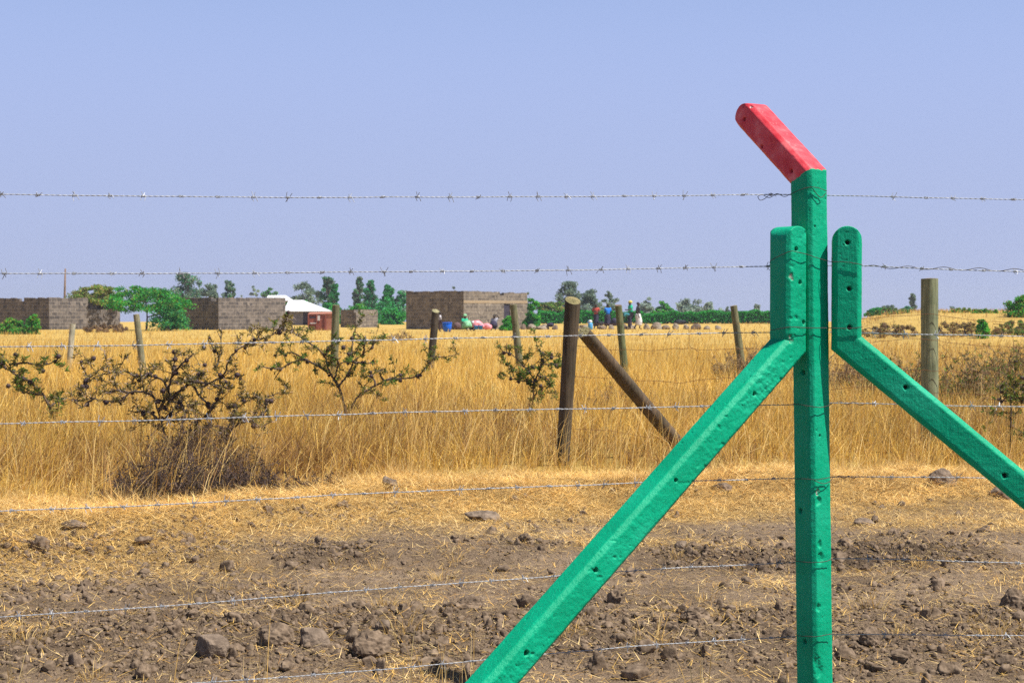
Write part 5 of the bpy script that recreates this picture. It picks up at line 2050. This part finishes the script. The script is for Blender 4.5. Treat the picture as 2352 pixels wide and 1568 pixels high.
G6 = 'leafy weeds before the left house'
shrub('green weeds at the left edge before the long grey house', 22, 728, 70, 84, GREEN + ACAC[:2], 60, group=G6, dens=0.7)
shrub('taller green weed with yellowish tips before the shaded wall of the long grey house', 76, 715, 34, 84, GREEN + ACAC[:1], 61, group=G6, dens=0.6)
shrub('brown dead weeds at the foot of the knee high wall', 245, 740, 110, 90, DUN, 62, group=G6, dens=0.6)

# ------------------------------------------------------------------ rubble line in front of the houses
G7 = 'pale boulders of the rubble line'
bo = [(1203, 752, 22, 16, 'tan boulder right of the doorway post, first of the rubble line'),
      (1222, 755, 24, 13, 'low tan boulder right of the first one'),
      (1250, 754, 26, 15, 'grey boulder left of the thick dark post, in the rubble line'),
      (1275, 755, 22, 11, 'small dark boulder touching the thick dark post on its left'),
      (1246, 741, 24, 12, 'reddish pale boulder above the rubble line'),
      (1340, 757, 26, 11, 'low brown boulder left of the light blue can'),
      (1384, 757, 30, 12, 'brown boulder right of the light blue can'),
      (1404, 757, 22, 11, 'low boulder under the person in blue'),
      (1449, 757, 20, 12, 'pale boulder at the feet of the person in teal'),
      (1434, 755, 20, 13, 'pale boulder right of the greenish post'),
      (1484, 756, 22, 13, 'dark boulder right of the person in the white skirt'),
      (1508, 757, 28, 14, 'pale boulder second right of the person in the white skirt'),
      (1530, 757, 22, 12, 'brown boulder in the middle of the right rubble line'),
      (1552, 757, 24, 13, 'tan boulder left of the black bundle'),
      (1575, 757, 26, 14, 'pale boulder below the black bundle'),
      (1600, 757, 24, 12, 'tan boulder left of the last two of the rubble line'),
      (1624, 757, 20, 10, 'second last low boulder at the right end of the rubble line'),
      (1650, 757, 24, 8, 'last flat boulder at the right end of the rubble line')]
for i, (px, py, w_, h_, lab) in enumerate(bo):
    stone('boulder', px, py + 5, w_ * (0.6 + 0.09 * (i * 5 % 7)), h_ - 1 + (i * 3 % 6), lab, M['rock_pale'] if i % 3 else M['rock'], 'boulder', seed=200 + i, group=G7, Y=101.5 + 0.3 * (i % 3), facet=0.4)


# ------------------------------------------------------------------ people and their things
M['skin'] = noisy('dark_skin', (0.035, 0.020, 0.014), (0.05, 0.03, 0.02), 9, 0.55, 0)
M['hair'] = noisy('black_hair', (0.012, 0.010, 0.010), (0.02, 0.018, 0.018), 40, 0.8, 0)


def skin_obj(name, pts, edges, radii, material, parent, root_i=0, sub=1):
    me = bpy.data.meshes.new(name)
    me.from_pydata([tuple(p) for p in pts], edges, [])
    me.materials.append(material)
    o = bpy.data.objects.new(name, me)
    link(o, parent)
    sk = o.modifiers.new('skin', 'SKIN')
    sk.use_smooth_shade = True
    lay = me.skin_vertices[0].data
    for i, r in enumerate(radii):
        lay[i].radius = (r, r) if np.isscalar(r) else r
        lay[i].use_root = (i == root_i)
    sb = o.modifiers.new('subdivision', 'SUBSURF')
    sb.levels = sb.render_levels = sub
    return o


def person(label, px, py, Y, face, pose, H=1.66, top=None, legs=None, skirt=None, hat=None, sleeves=True, group='people working beside the houses', shoes=None):
    """pose: dict of joints in body space (x right, y forwards, z up, for a 1.66 m adult standing at the origin)"""
    P = {'pelvis': (0, 0, 0.90), 'waist': (0, 0.01, 1.02), 'chest': (0, 0.01, 1.24), 'neck': (0, 0.01, 1.40), 'headb': (0, 0.03, 1.47), 'head': (0, 0.035, 1.55), 'crown': (0, 0.02, 1.61),
         'shL': (-0.17, 0, 1.36), 'elL': (-0.22, -0.02, 1.09), 'wrL': (-0.22, 0.06, 0.86), 'haL': (-0.22, 0.09, 0.78),
         'shR': (0.17, 0, 1.36), 'elR': (0.22, -0.02, 1.09), 'wrR': (0.22, 0.06, 0.86), 'haR': (0.22, 0.09, 0.78),
         'hpL': (-0.09, 0, 0.86), 'knL': (-0.10, 0.03, 0.47), 'anL': (-0.10, -0.02, 0.08), 'toL': (-0.11, 0.14, 0.03),
         'hpR': (0.09, 0, 0.86), 'knR': (0.10, 0.03, 0.47), 'anR': (0.10, -0.02, 0.08), 'toR': (0.11, 0.14, 0.03)}
    P.update(pose)
    k = H / 1.66
    P = {a: np.array(b_, float) * k for a, b_ in P.items()}
    g = at(px, py, Y)
    z = float(height(np.array([g[0]]), np.array([Y]), False)[0])
    root = empty('person', (g[0], Y, z), face)
    tag(root, label, 'person', group)
    names = list(P)
    R = {'pelvis': .135, 'waist': .12, 'chest': .135, 'neck': .055, 'headb': .07, 'head': .092, 'crown': .07, 'shL': .065, 'shR': .065, 'elL': .042, 'elR': .042, 'wrL': .03, 'wrR': .03,
         'haL': .034, 'haR': .034, 'hpL': .09, 'hpR': .09, 'knL': .058, 'knR': .058, 'anL': .04, 'anR': .04, 'toL': .034, 'toR': .034}
    E = [('pelvis', 'waist'), ('waist', 'chest'), ('chest', 'neck'), ('neck', 'headb'), ('headb', 'head'), ('head', 'crown'), ('chest', 'shL'), ('shL', 'elL'), ('elL', 'wrL'), ('wrL', 'haL'),
         ('chest', 'shR'), ('shR', 'elR'), ('elR', 'wrR'), ('wrR', 'haR'), ('pelvis', 'hpL'), ('hpL', 'knL'), ('knL', 'anL'), ('anL', 'toL'), ('pelvis', 'hpR'), ('hpR', 'knR'), ('knR', 'anR'), ('anR', 'toR')]
    pts = [P[n_] for n_ in names]
    rad = [R[n_] * k for n_ in names]
    edges = [(names.index(a), names.index(b_)) for a, b_ in E]
    # nose, ears and fingers
    hd = P['head']
    fw = np.array((0, 1.0, 0)) if abs((P['crown'] - P['headb'])[2]) > 0.06 * k else np.array((0, 0.2, -1.0))
    for off, r in ((fw * 0.105 * k, .016), (np.array((0.095, 0, 0)) * k, .018), (np.array((-0.095, 0, 0)) * k, .018)):
        pts.append(hd + off)
        rad.append(r * k)
        edges.append((names.index('head'), len(pts) - 1))
    for sd in ('L', 'R'):
        w_, h_ = P['wr' + sd], P['ha' + sd]
        ax = (h_ - w_) / (np.linalg.norm(h_ - w_) + 1e-9)
        sdv = np.cross(ax, (1.0, 0, 0))
        sdv /= np.linalg.norm(sdv) + 1e-9
        for q, ln in enumerate((0.062, 0.075, 0.078, 0.07)):
            b0 = h_ + ax * 0.02 + sdv * (0.030 - 0.02 * q)
            tip = b0 + ax * ln * k + np.array((0.012 if sd == 'L' else -0.012, 0.01, 0)) * k
            pts += [b0, tip]
            rad += [.010 * k, .007 * k]
            edges += [(names.index('ha' + sd), len(pts) - 2), (len(pts) - 2, len(pts) - 1)]
        tb = w_ + ax * 0.03 + sdv * 0.05
        pts.append(tb + ax * 0.045)
        rad.append(.010 * k)
        edges.append((names.index('ha' + sd), len(pts) - 1))
    skin_obj('body', pts, edges, rad, M['skin'], root)
    # hair cap
    if not hat:
        mb = MB()
        c = P['head'] * 0.45 + P['crown'] * 0.55
        mb.blob(c - fw * 0.018 * k, np.array((.098, .098, .085)) * k, seed=3, rough=0.08)
        mb.build('hair', M['hair'], root, smooth=True)
    else:
        mb = MB()
        c = P['head'] * 0.35 + P['crown'] * 0.65
        mb.blob(c - fw * 0.01 * k + (0, 0, .01), np.array((.125, .125, .10)) * k, seed=4, rough=0.12)
        mb.build(hat[0], hat[1], root, smooth=True)
    if top:
        nn = ['pelvis', 'waist', 'chest', 'shL', 'elL', 'shR', 'elR', 'neck']
        pp = [P[n_] for n_ in nn]
        pp[0] = P['pelvis'] * 0.7 + P['waist'] * 0.3
        pp[4] = P['shL'] * 0.25 + P['elL'] * 0.75
        pp[6] = P['shR'] * 0.25 + P['elR'] * 0.75
        pp[7] = P['neck'] * 0.75 + P['chest'] * 0.25
        skin_obj('top', pp, [(0, 1), (1, 2), (2, 3), (3, 4), (2, 5), (5, 6), (2, 7)], [r * k for r in (.165, .152, .168, .088, .064, .088, .064, .075)], top, root)
    if legs:
        nn = ['pelvis', 'hpL', 'knL', 'anL', 'hpR', 'knR', 'anR']
        pp = [P[n_] for n_ in nn]
        pp[3] = P['knL'] * 0.15 + P['anL'] * 0.85
        pp[6] = P['knR'] * 0.15 + P['anR'] * 0.85
        skin_obj('trousers', pp, [(0, 1), (1, 2), (2, 3), (0, 4), (4, 5), (5, 6)], [r * k for r in (.155, .112, .082, .065, .112, .082, .065)], legs, root)
    if skirt:
        m_, low, flare = skirt
        a0, a1 = P['waist'] * 0.5 + P['pelvis'] * 0.5, (P['knL'] + P['knR']) / 2 * (1 - low) + (P['anL'] + P['anR']) / 2 * low
        kn = (P['knL'] + P['knR']) / 2
        line = smooth_line([a0, P['pelvis'] + (kn - P['pelvis']) * 0.15, kn, a1 + (0, 0, 0.001)], 0.08)
        t = np.linspace(0, 1, len(line))
        V, F = tube_geo(line, (0.155 + flare * t ** 0.8) * k, 18)
        ang = np.tile(np.arange(18) / 18 * 2 * np.pi, len(line))
        cen = np.repeat(line, 18, 0)
        tt = np.repeat(t, 18)
        V = cen + (V - cen) * (1 + 0.10 * tt * np.sin(ang * 5))[:, None]
        mb = MB()
        mb.add(V, F)
        mb.build('skirt', m_, root, smooth=True)
    return root


c_red = flat('red_orange_cotton', (0.46, 0.075, 0.05))
c_blue = flat('bright_blue_cotton', (0.02, 0.19, 0.68))
c_green = flat('bright_green_cotton', (0.02, 0.42, 0.24))
c_teal = flat('teal_cotton', (0.035, 0.18, 0.22))
c_black = flat('black_cotton', (0.02, 0.024, 0.028))
c_white = flat('white_cotton', (0.66, 0.64, 0.66), var=0.12)
c_grey = flat('grey_white_cotton', (0.40, 0.40, 0.46))
c_navy = flat('dark_navy_cloth', (0.035, 0.03, 0.06))
c_pink = flat('pink_cloth', (0.78, 0.28, 0.32), var=0.12)
c_yel = flat('yellow_cloth', (0.60, 0.50, 0.10))
c_cream = flat('cream_cotton', (0.66, 0.60, 0.40), var=0.12)
c_lgreen = flat('light_green_cloth', (0.22, 0.50, 0.28), var=0.4)
c_brown = flat('brown_cloth', (0.12, 0.07, 0.07))
c_lblue = flat('light_blue_plastic', (0.08, 0.36, 0.72), 0.4, 0.1)
c_tub = flat('blue_plastic', (0.005, 0.11, 0.62), 0.35, 0.1)

bendf = {'waist': (0, 0.12, 1.00), 'chest': (0, 0.34, 1.08), 'neck': (0, 0.50, 1.08), 'headb': (0, 0.56, 1.05), 'head': (0, 0.63, 1.02), 'crown': (0, 0.69, 0.99), 'pelvis': (0, -0.02, 0.88),
         'shL': (-0.17, 0.44, 1.04), 'elL': (-0.20, 0.50, 0.78), 'wrL': (-0.14, 0.55, 0.55), 'haL': (-0.12, 0.57, 0.48), 'shR': (0.17, 0.44, 1.04), 'elR': (0.20, 0.50, 0.78), 'wrR': (0.14, 0.55, 0.55), 'haR': (0.12, 0.57, 0.48)}
sit = {'pelvis': (0, 0, 0.26), 'waist': (0, 0.0, 0.40), 'chest': (0, 0.06, 0.62), 'neck': (0, 0.09, 0.78), 'headb': (0, 0.11, 0.85), 'head': (0, 0.12, 0.93), 'crown': (0, 0.10, 0.99),
       'shL': (-0.17, 0.05, 0.74), 'elL': (-0.24, 0.14, 0.50), 'wrL': (-0.16, 0.34, 0.48), 'haL': (-0.12, 0.41, 0.47), 'shR': (0.17, 0.05, 0.74), 'elR': (0.24, 0.14, 0.50), 'wrR': (0.16, 0.34, 0.48), 'haR': (0.12, 0.41, 0.47),
       'hpL': (-0.09, 0.02, 0.24), 'knL': (-0.16, 0.36, 0.44), 'anL': (-0.13, 0.46, 0.08), 'toL': (-0.14, 0.60, 0.04), 'hpR': (0.09, 0.02, 0.24), 'knR': (0.16, 0.36, 0.44), 'anR': (0.13, 0.46, 0.08), 'toR': (0.14, 0.60, 0.04)}
sit_arm = dict(sit, elL=(-0.30, 0.06, 0.86), wrL=(-0.14, 0.08, 1.02), haL=(-0.08, 0.08, 1.03))
hands_f = {'elL': (-0.24, 0.02, 1.10), 'wrL': (-0.10, 0.22, 1.10), 'haL': (-0.04, 0.26, 1.11), 'elR': (0.24, 0.02, 1.10), 'wrR': (0.10, 0.22, 1.10), 'haR': (0.04, 0.26, 1.11)}
reach = {'elL': (-0.30, 0.12, 1.12), 'wrL': (-0.36, 0.34, 1.12), 'haL': (-0.38, 0.42, 1.13)}
stride = {'knL': (-0.10, 0.12, 0.48), 'anL': (-0.10, 0.10, 0.08), 'toL': (-0.10, 0.26, 0.03), 'knR': (0.10, 0.02, 0.47), 'anR': (0.10, -0.22, 0.09), 'toR': (0.10, -0.08, 0.03)}
PI = math.pi
person('person in a red and orange top standing just left of the one in blue', 1369, 750, 104, PI * 0.9, hands_f, 1.62, top=c_red, skirt=(c_navy, 0.7, 0.03))
person('person in a bright blue top with rolled arms and a dark skirt, seen from behind', 1396, 750, 103.5, 0.2, hands_f, 1.60, top=c_blue, skirt=(c_navy, 0.6, 0.08))
person('person in a bright green top and yellow hat, standing behind the one in teal', 1448, 750, 105, PI * 0.6, dict(reach), 1.80, top=c_green, legs=c_navy, hat=('hat', c_yel))
person('person in a teal shirt bending forward, in front of the one with the yellow hat', 1446, 757, 100.5, PI * 0.62, bendf, 1.55, top=c_teal, legs=c_navy)
person('person in a black top and long white skirt walking beside the one in teal', 1465, 757, 101, -PI * 0.55, stride, 1.72, top=c_black, skirt=(c_white, 0.55, 0.05))
person('child in a loose white shirt standing by the blue tub, beside the dark post', 1010, 762, 92, -PI * 0.4, {}, 1.12, top=c_white, legs=c_brown, group='people washing beside the houses')
person('person in a light green headscarf and green wrap sitting right of the blue tub', 1066, 757, 95, -PI * 0.8, sit, 1.55, top=c_green, skirt=(c_lgreen, 0.6, 0.14), hat=('headscarf', c_lgreen), group='people washing beside the houses')
person('person in a white top bowed over the two small blue basins', 1108, 757, 95.5, PI * 0.55, dict(sit, chest=(0, 0.26, 0.52), neck=(0, 0.42, 0.58), headb=(0, 0.48, 0.56), head=(0, 0.55, 0.53), crown=(0, 0.61, 0.50), shL=(-0.17, 0.36, 0.54), shR=(0.17, 0.36, 0.54), elL=(-0.2, 0.46, 0.36), elR=(0.2, 0.46, 0.36), wrL=(-0.13, 0.56, 0.22), wrR=(0.13, 0.56, 0.22), haL=(-0.11, 0.6, 0.16), haR=(0.11, 0.6, 0.16), waist=(0, 0.10, 0.40)), 1.6, top=c_white, skirt=(c_pink, 0.6, 0.12), hat=('headscarf', c_white), group='people washing beside the houses')
person('person in a grey and white top sitting with one arm raised to the head', 1136, 755, 98, PI * 0.95, sit_arm, 1.55, top=c_grey, skirt=(c_navy, 0.5, 0.1), group='people washing beside the houses')
person('person in a cream top and pale cap sitting by the doorway, beside the post', 1176, 752, 99, -PI * 0.8, sit, 1.5, top=c_cream, skirt=(c_brown, 0.5, 0.1), hat=('cap', c_grey), group='people washing beside the houses')


def lathe(mb, prof, n=20, c=None):
    V, F = [], []
    for r, z in prof:
        for k in range(n):
            a = k / n * 2 * math.pi
            V.append((r * math.cos(a), r * math.sin(a), z))
    for i in range(len(prof) - 1):
        for k in range(n):
            k2 = (k + 1) % n
            F.append((i * n + k, i * n + k2, (i + 1) * n + k2, (i + 1) * n + k))
    F.append(tuple(range(n - 1, -1, -1)))
    F.append(tuple(range((len(prof) - 1) * n, len(prof) * n)))
    mb.add(V, F, c)


def placed(name, px, Y, z=0.0):
    g = at(px, 750, Y)
    return (g[0], Y, float(height(np.array([g[0]]), np.array([Y]), False)[0]) + z)


t = empty('plastic_tub', placed('t', 1027, 91.5))
tag(t, 'large bright blue plastic tub in the grass beside the child in white', 'tub')
mb = MB()
lathe(mb, [(0.20, 0.0), (0.25, 0.22), (0.275, 0.52), (0.265, 0.53), (0.245, 0.50), (0.21, 0.1), (0.05, 0.08)])
mb.build('tub_body', c_tub, t, smooth=True)
mb = MB()
lathe(mb, [(0.270, 0.49), (0.295, 0.50), (0.298, 0.53), (0.272, 0.545)])
mb.build('rim', c_tub, t, smooth=True)
for lab, px in (('left one of two small blue basins before the person in white', 1094), ('right one of two small blue basins before the person in white', 1104)):
    mb = MB()
    lathe(mb, [(0.09, 0.0), (0.145, 0.22), (0.16, 0.225), (0.155, 0.235), (0.135, 0.215), (0.09, 0.04), (0.02, 0.03)])
    o = mb.build('plastic_basin', c_blue, smooth=True)
    o.location = placed('b', px, 94.3, 0.10)
    tag(o, lab, 'basin', 'small blue washing basins')
t = empty('water_can', placed('w', 1356, 100.8))
tag(t, 'light blue plastic water can with a white cap end, standing on the rubble line', 'water can')
mb = MB()
lathe(mb, [(0.11, 0.0), (0.15, 0.04), (0.16, 0.30), (0.13, 0.40), (0.10, 0.45)])
mb.build('can_body', c_lblue, t, smooth=True)
mb = MB()
lathe(mb, [(0.105, 0.452), (0.12, 0.50), (0.10, 0.58), (0.05, 0.62)])
mb.build('cap', c_white, t, smooth=True)
mb = MB()
mb.tube(smooth_line([(-0.13, 0, 0.40), (-0.17, 0, 0.52), (-0.08, 0, 0.60)], 0.05), 0.016, 6)
mb.build('handle', c_lblue, t, smooth=True)


def bundle(label, px, Y, r, material, seed, name='cloth_bundle', cat='bundle', z=0.1):
    mb = MB()
    mb.blob((0, 0, r[2] * 0.8), r, seed=seed, rough=0.35, sub=3)
    o = mb.build(name, material, smooth=True)
    o.location = placed('x', px, Y, z)
    return tag(o, label, cat)


bundle('pink cloth heaped beside the person in white', 1119, 95.6, (0.30, 0.2, 0.20), c_pink, 3, 'laundry_heap', 'laundry')
bundle('dark bundle between the person in green and the person in white', 1083, 95.6, (0.17, 0.15, 0.24), c_black, 4)
bundle('brown sack left of the person in green', 1050, 95.8, (0.22, 0.15, 0.22), c_brown, 5, 'sack', 'sack')
bundle('dark bundle lying on the ground behind the person in blue', 1380, 103, (0.22, 0.2, 0.14), c_black, 6, z=0.25)
bundle('dark bundle leaning at the greenish post, right of the person in blue', 1412, 103.4, (0.24, 0.2, 0.26), c_navy, 7, z=0.25)
bundle('black bundle lying on the rubble line, right of the people', 1562, 103, (0.40, 0.25, 0.15), c_black, 8, z=0.32)
bundle('bluish bundle on the rubble line left of the thick dark post', 1264, 102, (0.22, 0.2, 0.14), c_navy, 9, z=0.18)
bundle('dark green cloth bundle lying on the boulders left of the thick dark post', 1224, 103, (0.42, 0.25, 0.15), flat('dark_green_cloth', (0.03, 0.06, 0.05)), 10, z=0.30)


# ------------------------------------------------------------------ dusty air
mb = MB()
mb.box(-605, 605, -125, 905, -10, 11)
m = bpy.data.materials.new('dusty_air')
m.use_nodes = True
m.node_tree.nodes.clear()
vo = m.node_tree.nodes.new('ShaderNodeOutputMaterial')
pv = m.node_tree.nodes.new('ShaderNodeVolumePrincipled')
pv.inputs['Color'].default_value = (0.80, 0.86, 1.0, 1)
pv.inputs['Density'].default_value = 0.00045
pv.inputs['Anisotropy'].default_value = 0.2
m.node_tree.links.new(pv.outputs[0], vo.inputs['Volume'])
hz_ = mb.build('haze', m)
hz_['kind'] = 'stuff'
